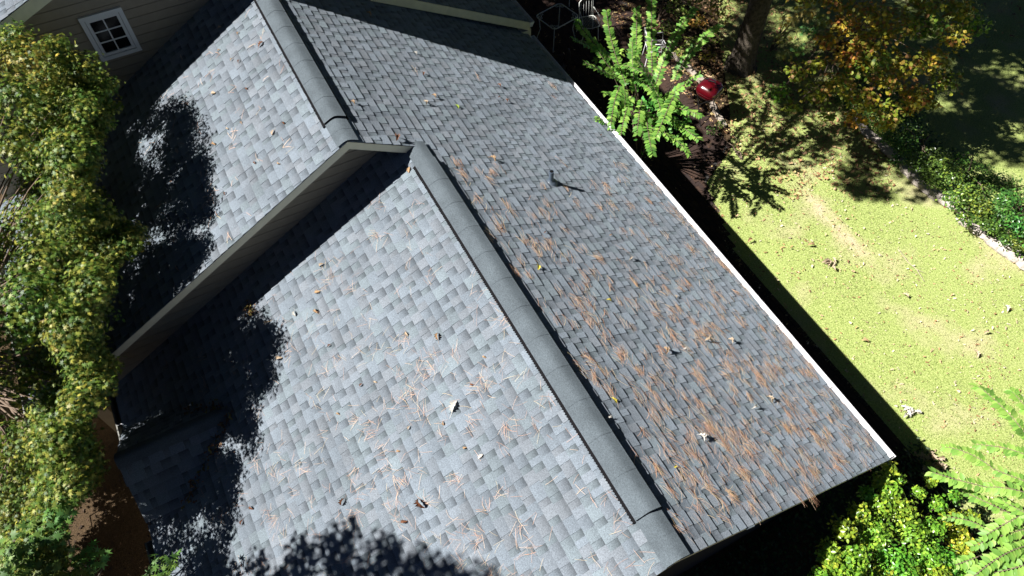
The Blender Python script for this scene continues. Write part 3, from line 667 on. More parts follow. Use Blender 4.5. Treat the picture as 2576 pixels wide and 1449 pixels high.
fr2 = [(2377, 1125, 2.4, 2500, 1180, 2.5, 1), (2345, 1188, 2.4, 2480, 1225, 2.5, 1), (2480, 1225, 2.5, 2620, 1255, 2.6, 1.05), (2455, 1118, 2.5, 2590, 1150, 2.7, 1), (2460, 972, 2.7, 2590, 1110, 2.7, 1.1), (2545, 985, 2.8, 2640, 1090, 2.7, 1.1),
       (2500, 1180, 2.5, 2640, 1230, 2.6, 1), (2430, 1240, 2.1, 2560, 1300, 2.2, 1), (2481, 1345, 2.2, 2580, 1290, 2.4, 1.05), (2443, 1455, 2.2, 2590, 1370, 2.4, 1.05), (2449, 1372, 2.0, 2580, 1330, 2.2, 1), (2500, 1440, 2.2, 2620, 1400, 2.4, 1.1), (2520, 1260, 2.3, 2640, 1330, 2.5, 1), (2550, 1400, 2.3, 2650, 1340, 2.4, 1), (2380, 1300, 1.6, 2480, 1330, 1.8, .9), (2350, 1440, 1.6, 2460, 1400, 1.8, .9)]
frond_shrub('crepe_myrtle', (-1.0, -8.9, 0), 'light green shrub with long feathery shoots at the bottom right corner', fr2, CG2, .135, 0)

# ------------------------------------------------------------------ glossy bush at the bottom right
bu = pads([(2235, 1180, 2.15, .12), (2215, 1210, 2.1, .13), (2240, 1235, 2.1, .14), (2215, 1270, 2.1, .2), (2270, 1285, 2.0, .2), (2160, 1290, 2.35, .15), (2120, 1330, 2.5, .16), (2090, 1420, 2.5, .14), (2070, 1400, 2.45, .08), (2200, 1340, 2.1, .24), (2290, 1340, 1.9, .22), (2085, 1385, 2.5, .14), (2150, 1410, 2.45, .2), (2250, 1420, 2.0, .26), (2330, 1400, 1.8, .22), (2350, 1330, 1.7, .16), (2130, 1470, 2.5, .24), (2350, 1460, 1.7, .26), (2310, 1240, 1.8, .1), (2360, 1270, 1.6, .12), (2210, 1480, 2.0, .3), (2400, 1310, 1.4, .18), (2060, 1455, 2.55, .14), (2180, 1380, 1.9, .2), (2290, 1465, 1.8, .25), (2420, 1370, 1.3, .2), (2380, 1420, 1.6, .22), (2430, 1440, 1.4, .22), (2400, 1250, 1.2, .1), (2340, 1210, 1.2, .1), (2260, 1205, 1.9, .1), (2440, 1300, 1.1, .12), (2180, 1240, 2.2, .1)], .8)
t5 = empty('glossy_bush', (.0, -6.9, 0), 'glossy small-leaved green bush growing just below the white gutter end', 'bush')
foliage('crown', t5, bu, OVAL, .062, 900, [(.2, .36, .035), (.14, .28, .025), (.27, .42, .035), (.34, .45, .05), (.09, .2, .02), (.16, .31, .03)], M['glossleaf'], shell=.35, upb=.5)
b = MB(); limbs(b, (.1, -6.9, 0), [(c[0], c[1], c[2]) for c in bu], .02, .004, 5, .06); child('branch', b.mesh('branch', M['twig'], True), t5)

# ------------------------------------------------------------------ big tree, yellow shrubs, undergrowth on the right
oak = empty('large_tree', (10.48, -12.05, 0), 'large tree with a thick furrowed trunk standing behind the red grill', 'tree')
b = MB(); n = 28; prof = [(0, .42), (.12, .36), (.35, .31), (.8, .27), (1.5, .25), (2.6, .235), (4, .22), (7, .18)]; V = []
for z, r in prof:
    for k in range(n):
        t = 2 * math.pi * k / n; rr = r * (1 + .06 * math.sin(5 * t + 1) * max(0, 1 - z) + .028 * math.sin(13 * t + z * 2.0) + .015 * math.sin(29 * t + z)); V.append((10.48 + rr * math.cos(t) + .012 * z, -12.05 + rr * math.sin(t) - .01 * z, z - .03))
b.add(V, [(i * n + k, i * n + (k + 1) % n, (i + 1) * n + (k + 1) % n, (i + 1) * n + k) for i in range(len(prof) - 1) for k in range(n)]); child('trunk', b.mesh('trunk', M['bark'], True), oak)
cr = []
for k in range(60):
    a = rng.random() * 6.283; r = 4.2 * math.sqrt(rng.random()); cr.append((10.6 + r * math.cos(a) + .5, -11.2 + r * math.sin(a) + .6, rng.uniform(8.0, 11.5), *([rng.uniform(.5, .9)] * 2), rng.uniform(.3, .5)))
cr = [c for c in cr if not (c[1] > -8.2)]
foliage('crown', oak, cr, OVALW, .16, 40, [(.12, .17, .03), (.2, .2, .04)], M['leaf'])
b = MB(); limbs(b, (10.57, -12.1, 6.8), [(c[0], c[1], c[2]) for c in cr], .07, .01, 5, .2); child('branch', b.mesh('branch', M['bark'], True), oak)
def shade_tree(x, y, label, clumps, leaf=.16, dens=60):
    if y > -6: return added_shade_tree(x, y, label, clumps, leaf, dens)
    t = empty('shade_tree', (x, y, 0), label, 'tree'); foliage('crown', t, clumps, OVALW, leaf, dens, [(.1, .15, .03), (.15, .18, .03)], M['leaf'])
    b = MB(); b.tube([(x, y, -.05), (x + .1, y, 4), (x, y + .1, 8)], [.3, .25, .18], 10, cap=False); limbs(b, (x, y + .1, 7.8), [(c[0], c[1], c[2]) for c in clumps], .06, .01, 5, .2); child('trunk', b.mesh('trunk', M['bark'], True), t)
def added_shade_tree(x, y, label, clumps, leaf, dens):
    x0_, y0_ = 17.6, -7.6; t = empty('shade_tree', (x0_, y0_, 0), label, 'tree'); foliage('crown', t, clumps, OVALW, leaf, dens, [(.1, .15, .03), (.15, .18, .03)], M['leaf'])
    b = MB(); b.tube([(x0_, y0_, -.05), (x0_, y0_, 3), (x0_ - .8, y0_ + .4, 5.5)], [.2, .16, .1], 10, cap=False); limbs(b, (x0_ - .8, y0_ + .4, 5.4), [(c[0], c[1], c[2]) for c in clumps[::2]], .04, .006, 5, .1); child('trunk', b.mesh('trunk', M['bark'], True), t)
def shadow_clumps(spots, h):   # ground spots (x, y, r) -> clumps up-sun at height h
    o = []
    for x, y, r in spots:
        hh = h + rng.uniform(-1, 1); o.append((x + SUN[0] / SUN[2] * hh, y + SUN[1] / SUN[2] * hh, hh, r, r, r * .6))
    return o
spots = []
for k in range(400):
    x = rng.uniform(7.2, 20); y = rng.uniform(-24, -13.0)
    spots.append((x, y, rng.uniform(.25, .62)))
    if len(spots) > 395: break
spots = [s for s in spots if s[0] > 6.8 + max(0, (s[1] + 15) * .9)]
for k in range(110): spots.append((rng.uniform(4.3, 10), rng.uniform(-22, -15.2), rng.uniform(.3, .6)))
for k in range(30): spots.insert(0, (rng.uniform(7.2, 12), rng.uniform(-13.6, -11.9), rng.uniform(.2, .42)))
for k in range(100): spots.append((rng.uniform(9.5, 20), rng.uniform(-22, -14), rng.uniform(.3, .55)))
for k in range(60): spots.append((rng.uniform(12.2, 18), rng.uniform(-12, -8.2), rng.uniform(.3, .55)))  # extra canopy clumps, added to put the patio in shade
spots2 = [(rng.uniform(7.2, 12), rng.uniform(-13, -10.3), rng.uniform(.12, .28)) for k in range(120)]
spots2 = [q for q in spots2 if q[1] < -10.8 or q[0] > 9.5]
hi = []
for k in range(62):
    q = at(rng.uniform(1960, 2430), rng.uniform(-10, 330), 2.3) + SUN * rng.uniform(9, 11); r = rng.uniform(.2, .36); hi.append((*q, r, r, r * .6))
shade_tree(16, -9.5, 'tall tree beyond the top edge of the photo shading the far right lawn', shadow_clumps(spots[:200], 11) + hi)
shade_tree(13.6, -5.0, 'unseen tree added behind the main house to dapple the ground by the grill', [(c[0], c[1], 5.5 + (c[2] - 5.5) * .0, c[3], c[4], c[5]) for c in [(x + SUN[0] / SUN[2] * 5.5, y + SUN[1] / SUN[2] * 5.5, 5.5, r * rng.uniform(.6, 1.9), r * rng.uniform(.5, 1.3), r * .5) for x, y, r in spots2]], .13, 75)  # unseen crown added up-sun, shaped to dapple the ground by the grill
shade_tree(14, -17.5, 'tall tree beyond the upper right edge of the photo dappling the lawn there', shadow_clumps(spots[200:], 10))

def bush(name, root, label, cat, pd, leaf, size, dens, cols, m, flat=.6, shell=.35, upb=.6, br=True):
    cl = pads(pd, flat); t = empty(name, root, label, cat); foliage('crown', t, cl, leaf, size, dens, cols, m, shell=shell, upb=upb)
    if br:
        b = MB(); limbs(b, root, [(c[0], c[1], c[2]) for c in cl], .022, .005, 5, .1); child('branch', b.mesh('branch', M['twig'], True), t)
    return t
YL_ = [(.30, .3, .03), (.22, .26, .03), (.38, .33, .03), (.34, .25, .05), (.16, .21, .03), (.2, .24, .03), (.3, .16, .05)]
bush('yellow_dogwood', (9.8, -14.6, 0), 'broad-leaved small tree turning yellow and orange right of the thick trunk', 'tree',
     [(2010, 180, 2.2, .3), (2050, 235, 2.0, .3), (2110, 210, 2.4, .35), (2170, 250, 2.2, .35), (2240, 280, 2.0, .32), (2230, 310, 1.7, .25), (2130, 140, 2.8, .35), (2190, 100, 3.0, .4), (2250, 60, 3.2, .45), (2180, 30, 3.4, .4), (2330, 60, 3.0, .4), (2400, 90, 2.8, .35), (2280, 160, 2.6, .4), (2350, 150, 2.5, .35), (2230, 200, 2.4, .35), (2300, 240, 2.0, .3), (2410, 20, 3.0, .4), (2330, 0, 3.3, .4), (2120, 60, 3.0, .3), (2060, 160, 2.5, .2), (2290, 270, 1.7, .22), (1960, 230, 1.4, .25), (1990, 270, 1.2, .2), (2080, 290, 1.2, .2), (2150, 300, 1.3, .25), (2200, 150, 2.8, .35), (2080, 100, 2.6, .25), (2380, 200, 2.0, .35), (2330, 250, 1.6, .3), (2160, 170, 2.6, .3), (2440, 60, 2.6, .4), (2020, -10, 3.2, .3), (2100, 0, 3.4, .35)], OVALW, .095, 170, YL_, M['leaf'])
bush('oak_sapling', (10.6, -13.1, 0), 'pale green lobed-leaved oak sapling just right of the thick trunk', 'tree', [(1985, 55, 2.4, .22), (2030, 30, 2.6, .22), (1970, 100, 2.0, .2), (2030, 75, 2.3, .2), (1975, 140, 1.6, .18), (2010, 120, 1.9, .15), (2070, 50, 2.6, .18)], STAR, .15, 110, [(.22, .3, .09), (.3, .36, .14), (.3, .3, .05)], M['leaf'])
bush('undergrowth_shrub', (13, -11.3, 0), 'tangled yellow-green shrub behind the green shoots at the top of the photo', 'bush', [(1700, 20, 1.4, .3), (1750, 50, 1.3, .3), (1790, 90, 1.1, .25), (1680, 70, 1.0, .25), (1740, 110, .9, .25), (1810, 30, 1.4, .3), (1780, 140, .7, .22), (1710, 130, .7, .2), (1800, 0, 1.6, .3), (1690, -20, 1.6, .3), (1755, 0, 1.5, .3)], OVAL, .08, 160, [(.2, .25, .04), (.13, .18, .03), (.34, .3, .06), (.38, .3, .1)], M['leaf'])
HG = [(.06, .13, .025), (.09, .18, .03), (.14, .25, .04), (.04, .09, .02)]
bush('boundary_shrub', (5.2, -14.2, 0), 'bright green topped shrub behind the stone edging at the right', 'bush', [(2400, 440, .8, .28), (2380, 410, .8, .2), (2420, 400, .9, .16), (2440, 480, .8, .28), (2400, 500, .6, .28), (2470, 520, .7, .25), (2430, 550, .5, .2)], OVAL, .065, 420, HG + [(.2, .3, .04)], M['glossleaf'])
bush('boundary_shrub', (4.0, -14.5, 0), 'green shrub behind the pale boulders at the right edge', 'bush', [(2520, 530, .7, .28), (2560, 560, .7, .25), (2500, 570, .5, .22), (2560, 610, .4, .22), (2530, 600, .4, .18), (2480, 560, .5, .2), (2600, 600, .6, .3), (2540, 500, .7, .25)], OVAL, .065, 420, HG, M['glossleaf'])
bush('boundary_shrub', (6.5, -14.1, 0), 'dark low evergreen shrub below the yellow leaves', 'bush', [(2240, 340, .6, .28), (2275, 370, .6, .28), (2310, 410, .6, .28), (2340, 450, .5, .25), (2290, 330, .7, .3), (2350, 390, .7, .28), (2350, 420, .6, .25), (2260, 400, .3, .2)], OVAL, .06, 380, HG[:2] + [HG[3]], M['glossleaf'])
bush('small_shrub', (7.9, -10.1, 0), 'low green sprout by the patio corner near the grill', 'plant', [(1985 * K * 1.0, 395 * K, .3, .15), (1790, 330, .25, .18), (1810, 310, .25, .13)][1:], OVAL, .05, 300, HG, M['leaf'])
bush('gutter_sprout', rp(1503, 300) + (0, -.12, .0), 'green seedling sprouting from the right gutter', 'plant', [(1500, 302, 2.42, .09), (1512, 310, 2.4, .06)], OVAL, .05, 900, CG, M['leaf'], br=False)

# ------------------------------------------------------------------ stone edging
se = empty('stone_edging', (5, -13.1, 0), 'line of rough pale stones edging the lawn before the shrubs', 'stone border')
px = [(2160, 308), (2172, 322), (2185, 338), (2205, 352), (2225, 372), (2240, 385), (2262, 405), (2285, 432), (2305, 455), (2325, 474), (2345, 487), (2365, 497), (2388, 510), (2408, 527), (2432, 562), (2450, 575), (2468, 590), (2488, 605), (2505, 617), (2530, 628), (2552, 648), (2575, 662), (2600, 682)]
for i, (x, y) in enumerate(px):
    p = at(x, y, .05); r = random.uniform(.10, .17); V = []; n1, n2 = 7, 5
    for a in range(n2):
        for c in range(n1):
            th = math.pi * (a + .5) / n2; ph = 2 * math.pi * c / n1; q = r * random.uniform(.82, 1.15)
            V.append((q * 1.35 * math.sin(th) * math.cos(ph), q * .8 * math.sin(th) * math.sin(ph), q * .6 * math.cos(th)))
    F = [(a * n1 + c, a * n1 + (c + 1) % n1, (a + 1) * n1 + (c + 1) % n1, (a + 1) * n1 + c)[::-1] for a in range(n2 - 1) for c in range(n1)] + [tuple(range(n1)), tuple(range((n2 - 1) * n1, n2 * n1))[::-1]]
    o = obj('stone', npmesh('stone', V, F, M['stone'], smooth=False), se); o.location = Vector(p) - se.location; o.rotation_euler = (0, 0, random.uniform(-.4, .4))
    o.scale = (1.25, 1.2, 1.1) if i < 19 else (1.7, 1.6, 1.5)

# ------------------------------------------------------------------ patio and brick path
pat = obj('patio', npmesh('patio', [(x, y, -.008) for x, y in [(-2, -6.0), (-2, -8.5), (5.9, -8.3), (7.75, -9.0), (8.4, -10.1), (11.2, -10.85), (20, -11.2), (20, -6.0)]], [tuple(range(8))[::-1]], M['mortar']), kind='structure')
bm = []
for c in [(.04, .025, .02), (.032, .021, .018), (.05, .03, .022), (.028, .02, .018)]:
    m = MB(); m.box((0, 0, 0), (.198, .094, .03)); bm.append(npmesh('brick', m.v, m.f, M['paver'], np.tile(c, (8, 1))))
cand = []
def inside(x, y):
    if x < 5.9: return -8.35 < y < -7.05 and x > -1.5
    if x < 7.9: return -8.35 - (x - 5.9) * .33 < y < -6.6
    if x < 8.5: return y > -9.0 - (x - 7.75) * 1.6 and y < -6.6
    return y > -10.1 - max(0, min(.75, (x - 8.4) * .27)) and y < -6.6
i = 0; y = -11.2
while y < -6.5:
    x = -1.5 + (i % 2) * .103
    while x < 17:
        if inside(x, y): cand.append((x, y))
        x += .205
    y += .1; i += 1
cand.sort(key=lambda q: (q[0] - 6) ** 2 + (q[1] + 8.2) ** 2 * 9)
VV, FF, TT = [], [], []
for k, (x, y) in enumerate(cand):
    z = random.uniform(-.006, .003)
    if k < 300: o = obj('brick', bm[random.randrange(4)], pat); o.location = (x, y, z)
    else:
        m = MB(); m.box((x, y, z), (.198, .094, .03)); b0 = len(VV); VV += m.v; FF += [tuple(b0 + q for q in f) for f in m.f]; c = random.choice([(.04, .025, .02), (.032, .021, .018), (.05, .03, .022)]); TT += [c] * 8
obj('bricks', npmesh('bricks', VV, FF, M['paver'], np.array(TT)), pat, kind='stuff')
b = MB(); b.box((11.2, -10.82, .03), (1.6, .14, .09), [(1, .05, 0), (-.05, 1, 0), (0, 0, 1)]); b.box((9.6, -10.55, .03), (1.4, .12, .08), [(.96, -.25, 0), (.25, .96, 0), (0, 0, 1)])
obj('patio_kerb', b.mesh('patio_kerb', M['concrete']), kind='structure')

# ------------------------------------------------------------------ grill
gp = at(1786, 222, .82)
gr = empty('grill', (gp[0], gp[1], 0), 'red square-lidded barbecue grill on thin black legs at the patio edge', 'grill')
b = MB(); b.lathe((gp[0], gp[1], .78), [(.27, 0), (.275, .03), (.262, .08), (.235, .13), (.18, .175), (.1, .2), (.02, .208)], 32, 3.6, .35); lid = child('lid', b.mesh('lid', M['red'], True), gr)
b = MB(); b.lathe((gp[0], gp[1], .58), [(.1, 0), (.19, .03), (.245, .1), (.265, .17), (.27, .195)], 32, 3.6, .35); child('bowl', b.mesh('bowl', M['red'], True), gr)
b = MB(); b.tube([(gp[0] - .07, gp[1] - .05, .97), (gp[0] - .07, gp[1] - .05, 1.02), (gp[0] + .07, gp[1] + .05, 1.02), (gp[0] + .07, gp[1] + .05, .97)], .01, 6); hd = obj('handle', b.mesh('handle', M['black']), lid)
for (dx, dy) in ((.32, .3), (.02, -.42), (-.32, -.0), (.1, .42)):
    pass
for a0, a1 in (((.2, .18), (-.3, .28)), ((-.2, .18), (.34, .22)), ((.2, -.18), (-.32, -.2)), ((-.2, -.18), (.3, -.3))):
    b = MB(); b.tube([(gp[0] + a0[0], gp[1] + a0[1], .66), (gp[0] + a1[0], gp[1] + a1[1], .0)], .011, 7); child('leg', b.mesh('leg', M['black']), gr)

# ------------------------------------------------------------------ patio furniture
def iron_table():
    c = np.array([13.55, -8.48]); t = empty('patio_table', (c[0], c[1], 0), 'pale wrought iron rectangular table with scrolled corners on the dark patio', 'table'); hx, hy, z = .36, .42, .72
    A = math.radians(12); ca, sa = math.cos(A), math.sin(A)
    def P(u, v, zz): return (c[0] + ca * u - sa * v, c[1] + sa * u + ca * v, zz)
    rim = []; rr = .1
    for cxs, cys, a0 in ((1, 1, 0), (-1, 1, 90), (-1, -1, 180), (1, -1, 270)):
        for k in range(5):
            a = math.radians(a0 + k * 22.5); rim.append(P(cxs * (hx - rr) + rr * math.cos(a), cys * (hy - rr) + rr * math.sin(a), z))
    b = MB(); b.tube(rim + [rim[0]], .014, 6, cap=False); child('rim', b.mesh('rim', M['iron'], True), t)
    b = MB()
    for k in range(-7, 8): b.tube([P(k * .05, -hy + .02, z - .004), P(k * .05, hy - .02, z - .004)], .0018, 4)
    for k in range(-8, 9): b.tube([P(-hx + .02, k * .05, z - .006), P(hx - .02, k * .05, z - .006)], .0018, 4)
    child('mesh_top', b.mesh('mesh_top', M['black']), t)
    for sx in (-1, 1):
        for sy in (-1, 1):
            b = MB()
            for (u0, v0, r) in ((.27, .33, .035), (.2, .36, .028), (.3, .25, .028)):
                b.tube([P(sx * (u0 + r * math.cos(q)), sy * (v0 + r * math.sin(q)), z + .002) for q in np.linspace(0, 5.5, 10)], .006, 5)
            child('scroll', b.mesh('scroll', M['iron']), t)
            b = MB(); b.tube([P(sx * .3, sy * .36, z), P(sx * .26, sy * .32, .35), P(sx * .33, sy * .39, 0)], .011, 6); child('leg', b.mesh('leg', M['iron'], True), t)
iron_table()
def chair(x, y, rot, label, m, w_=.46, hb=.92):
    t = empty('patio_chair', (x, y, 0), label, 'chair', None); ca, sa = math.cos(rot), math.sin(rot)
    def P(u, v, z): return (x + ca * u - sa * v, y + sa * u + ca * v, z)
    h = w_ / 2
    b = MB(); loop = [P(-h, -h * .8, .44), P(-h, h * .8, .44), P(-h * .6, h, .44), P(h, h, .44), P(h + .04, 0, .44), P(h, -h, .44), P(-h * .6, -h, .44)]; b.tube(loop + [loop[0]], .012, 6, cap=False)
    for k in range(-5, 6): b.tube([P(-h + .02, k * .04, .438), P(h, k * .04, .438)], .0022, 4)
    for k in range(-5, 6): b.tube([P(k * .04, -h + .03, .436), P(k * .04, h - .03, .436)], .0022, 4)
    child('seat', b.mesh('seat', m, True), t)
    b = MB(); b.tube([P(-h, -h * .8, .44), P(-h - .08, -h * .8, hb - .1), P(-h - .1, -h * .4, hb), P(-h - .1, h * .4, hb), P(-h - .08, h * .8, hb - .1), P(-h, h * .8, .44)], .012, 6)
    for k in (-2, -1, 0, 1, 2): b.tube([P(-h, k * .07, .44), P(-h - .09, k * .07, hb - .04)], .004, 4)
    child('backrest', b.mesh('backrest', m, True), t)
    for sx in (-1, 1):
        for sy in (-1, 1):
            b = MB(); b.tube([P(sx * h * .9, sy * h * .8, .44), P(sx * h * 1.05, sy * h * .95, 0)], .011, 6); child('leg', b.mesh('leg', m), t)
    for sy in (-1, 1):
        b = MB(); b.tube([P(-h - .04, sy * h * .85, .66), P(h * .8, sy * h * 1.05, .66), P(h * .9, sy * h, .44)], .011, 6); child('armrest', b.mesh('armrest', m, True), t)
chair(13.3, -9.28, 2.9, 'pale mesh garden chair drawn up at the right end of the patio table', M['iron'])
chair(12.15, -7.62, 1.2, 'dark mesh garden chair close under the house corner', M['black'])
chair(14.9, -9.6, .4, 'faint grey garden chair at the top edge above the patio table', M['iron'])
chair(11.7, -10.25, -2.0, 'bright white framed chair half hidden behind the green shoots', M['white'])

# ------------------------------------------------------------------ grass
def region_points(n, x0, x1, y0, y1, f=None):
    P = np.stack([rng.uniform(x0, x1, n), rng.uniform(y0, y1, n)], 1)
    return P[f(P)] if f is not None else P
def vis_filter(P, z=0, pad=40):
    q = np.concatenate([P, np.full((len(P), 1), z)], 1) - CP; zz = q @ CF; x = IW / 2 + FPX * (q @ CR) / zz; y = IH / 2 - FPX * (q @ CU) / zz
    return (zz > 0) & (x > -pad) & (x < IW + pad) & (y > -pad) & (y < IH + pad)
def lawnmask(P):
    x, y = P[:, 0], P[:, 1]; e = np.interp(x, [p[0] for p in lawn_poly[:9]], [p[1] for p in lawn_poly[:9]]); return (y < e) & vis_filter(P)
def vnoise(P, s, seed=0):
    x, y = P[:, 0] * s + seed, P[:, 1] * s + seed * 1.7
    return (np.sin(x + 1.7 * np.sin(y * .7)) + np.sin(y * 1.3 + 1.3 * np.sin(x * .9)) + np.sin((x + y) * 2.1 + 2 * np.sin(y * .6)) * .6) / 2.6
P = region_points(420000, -3, 22, -26, -8, lawnmask)
dry = np.clip(vnoise(P, 1.1, 3) * .8 + vnoise(P, 3.1, 5) * .5, -1, 1); far = np.linalg.norm(P - [3, -9], axis=1)
def worn(P):
    a, b = at(2030, 490, 0)[:2], at(2150, 620, 0)[:2]; d = (b - a) / np.linalg.norm(b - a); q = P - a; t = q @ d; s_ = q @ np.array([-d[1], d[0]])
    return np.exp(-(s_ / .13) ** 2) * (t > -.2) * (t < np.linalg.norm(b - a) + .3)
dry = np.maximum(dry, worn(P) * 1.1 * (.6 + .5 * vnoise(P, 6, 4)))
P = P[(rng.random(len(P)) > np.clip(dry, 0, 1) * .9) & (rng.random(len(P)) < np.clip(1.15 - far * .035, .35, 1))]
n = len(P); dry = np.clip(vnoise(P, 1.1, 3) * .7 + vnoise(P, 4, 9) * .4 - .02 + worn(P) * .9, 0, 1)[:, None]
print('grass blades', n)
ang = rng.random(n) * 6.283; ln = rng.uniform(.02, .05, n); wv = rng.uniform(.003, .006, n); lean = rng.uniform(.3, 1.2, n) * ln
bx_, by_ = np.cos(ang), np.sin(ang); V = np.zeros((n, 3, 3)); V[:, 0, 0] = P[:, 0] - by_ * wv; V[:, 0, 1] = P[:, 1] + bx_ * wv; V[:, 1, 0] = P[:, 0] + by_ * wv; V[:, 1, 1] = P[:, 1] - bx_ * wv
V[:, 2, 0] = P[:, 0] + bx_ * lean; V[:, 2, 1] = P[:, 1] + by_ * lean; V[:, 2, 2] = ln * .8
gc1 = (pick([(.26, .33, .09), (.33, .39, .12), (.21, .28, .07), (.43, .45, .2)], n, .15) * (1 + .22 * vnoise(P, 2.3, 21) + .15 * vnoise(P, 7, 2))[:, None]) * (1 - dry) + pick([(.56, .5, .3), (.5, .43, .26)], n, .12) * dry
obj('grass', npmesh('grass', V.reshape(-1, 3), np.arange(n * 3).reshape(-1, 3), M['grass'], np.repeat(gc1, 3, axis=0)), kind='stuff', label='short yellow-green lawn grass with thin dry patches', category='grass')

# ------------------------------------------------------------------ leaf litter
BR = [(.38, .24, .13), (.3, .17, .09), (.45, .33, .2), (.22, .12, .07), (.4, .3, .12)]
def litter(name, P2, size, cols, label, zf=lambda P: .02, m='dryleaf'):
    n = len(P2); Z = zf(P2) if callable(zf) else zf; P3 = np.concatenate([P2, (np.ones((n, 1)) * Z if np.isscalar(Z) else Z[:, None]) + rng.uniform(0, .02, (n, 1))], 1)
    N_ = np.array([[0, 0, 1.]]) + rng.normal(0, .4, (n, 3)); return scatter(name, LOBE, P3, rot_from(N_, rng.random(n) * 6.283), size * (.45 + 1.1 * rng.random(n) ** 2.5), pick(cols, n, .2), M[m], kind='stuff', label=label, category='leaf litter')
LV, LF4 = lobed_leaf(.5, 3); LOBE = (LV, np.array([t for f in LF4 for t in ((f[0], f[1], f[2]), (f[0], f[2], f[3]))]))
s_ = [(0, 0, 0), (-.2, .3, .08), (-.12, .5, 0), (-.3, .75, .1), (0, 1, 0), (.3, .7, .08), (.1, .5, 0), (.22, .25, .1)]
LOBE = (np.array(s_, float), np.array([(0, 7, 1), (1, 7, 6), (1, 6, 2), (2, 6, 5), (2, 5, 3), (3, 5, 4)]))
def lm(P): return lawnmask(P) & (rng.random(len(P)) < .35 + .5 * np.clip(vnoise(P, 1.6, 11), 0, 1))
litter('lawn_leaves', region_points(9000, -2, 9.5, -13.2, -8.2, lm), .048, [(.5, .36, .22), (.58, .48, .32), (.36, .2, .1), (.46, .28, .15), (.62, .55, .4)], 'small dry leaves strewn over the sunny lawn')
def treebed(P): return (np.hypot((P[:, 0] - 9.9) * .7, P[:, 1] + 11.9) < 2.9 + .8 * vnoise(P, 2, 1)) & vis_filter(P) & (P[:, 1] < -10.2)
litter('tree_leaves', region_points(15000, 5, 15, -17, -9, treebed), .08, [(.42, .27, .15), (.36, .2, .1), (.45, .36, .16), (.22, .12, .06)], 'thick brown leaf litter around the foot of the large trunk')
litter('woodland_leaves', region_points(6000, 8, 22, -24, -11, lambda P: vis_filter(P) & (vnoise(P, .9, 2) > -.2)), .08, BR, 'scattered brown leaves on the shaded far lawn')
litter('patio_leaves', region_points(500, 4, 16, -10.3, -6.6, vis_filter), .06, BR, 'odd fallen leaves on the shaded brick patio')
def leftz(P): return np.full(len(P), -.6)
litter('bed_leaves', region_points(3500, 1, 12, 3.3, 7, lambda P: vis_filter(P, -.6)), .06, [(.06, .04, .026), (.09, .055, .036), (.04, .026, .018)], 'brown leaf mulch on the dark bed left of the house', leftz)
# ground cover under the near gable end
n = 9000; P = region_points(n, -3, 1.1, -8.6, -3.0, lambda P: vis_filter(P)); n = len(P)
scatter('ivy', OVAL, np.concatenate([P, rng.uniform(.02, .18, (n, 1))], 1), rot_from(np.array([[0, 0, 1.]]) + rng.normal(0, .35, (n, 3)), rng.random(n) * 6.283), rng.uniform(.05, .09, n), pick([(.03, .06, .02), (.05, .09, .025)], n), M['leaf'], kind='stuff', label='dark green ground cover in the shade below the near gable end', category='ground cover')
def far_bed(P): return (P[:, 1] < -13.2) & (P[:, 1] > -14.6 - .5 * vnoise(P, 2)) & vis_filter(P)
P = region_points(16000, 1, 9, -15.6, -13.1, far_bed); n = len(P)
scatter('border_plants', OVAL, np.concatenate([P, rng.uniform(.02, .3, (n, 1))], 1), rot_from(np.array([[0, 0, 1.]]) + rng.normal(0, .35, (n, 3)), rng.random(n) * 6.283), rng.uniform(.05, .08, n), pick(HG, n), M['leaf'], kind='stuff', label='dark leafy ground cover along the stone edging', category='ground cover')

# ------------------------------------------------------------------ pine needles on the roofs
def needles(name, label, plane, bundles, cols, wk=1.0):
    """bundles: (x, s, count, dir angle, spread, radius); s = distance upslope from the eave"""
    o, up, n_ = plane; xd = np.array([1., 0, 0]); V, F, TN = [], [], []
    for (x, s, cnt, a0, sp, rad) in bundles:
        rad = rad * 1.0
        for _ in range(cnt):
            cxx = x + rng.normal(0, rad); ss = s + rng.normal(0, rad * .7); a = a0 + rng.normal(0, sp); L_ = rng.uniform(.09, .19); kk = rng.normal(0, 1.6); wd = rng.uniform(.0011, .0019) * wk; z0 = rng.uniform(.013, .03); c = cols[rng.integers(0, len(cols))] * rng.uniform(.75, 1.2)
            p = np.array([cxx, ss]); pts = []
            for k in range(4):
                pts.append((p.copy(), a)); p = p + np.array([math.cos(a), math.sin(a)]) * L_ / 3; a += kk * L_ / 3 * 1.2
            b0 = len(V)
            for k, (q, aa) in enumerate(pts):
                nx, ny = -math.sin(aa) * wd, math.cos(aa) * wd
                for sg in (-1, 1): V.append(o + xd * (q[0] + sg * nx) + up * (q[1] + sg * ny) + n_ * (z0 + .006 * math.sin(k)))
            F += [(b0 + 2 * k, b0 + 2 * k + 1, b0 + 2 * k + 3, b0 + 2 * k + 2) for k in range(3)]; TN += [c] * 8
    obj(name, npmesh(name, np.array(V), np.array(F), M['needle'], np.array(TN)), kind='stuff', label=label, category='pine needles')
NC = np.array([(.72, .42, .27), (.6, .32, .2), (.8, .56, .38), (.42, .22, .14), (.72, .56, .32)])
bl = []
for k in range(3300):
    x = rng.uniform(.95, 9.5); s = rng.uniform(.1, LR - .25)
    d = np.clip(1.15 - (x - 1) / 5.5, .02, 1) * (1.0 if vnoise(np.array([[x, s]]), 2.4, 4)[0] > -.1 else .45)
    if rng.random() < d * .42: bl.append((x, s, int(rng.integers(2, 12)) if rng.random() < .55 else int(rng.integers(8, 26)), (0.0 if rng.random() < .8 else .7) + math.pi * (rng.random() < .5) - .12, .34, rng.uniform(.02, .075)))
bl += [(rng.uniform(1, 7), rng.uniform(.02, .12), 8, 0, .15, .05) for _ in range(40)]
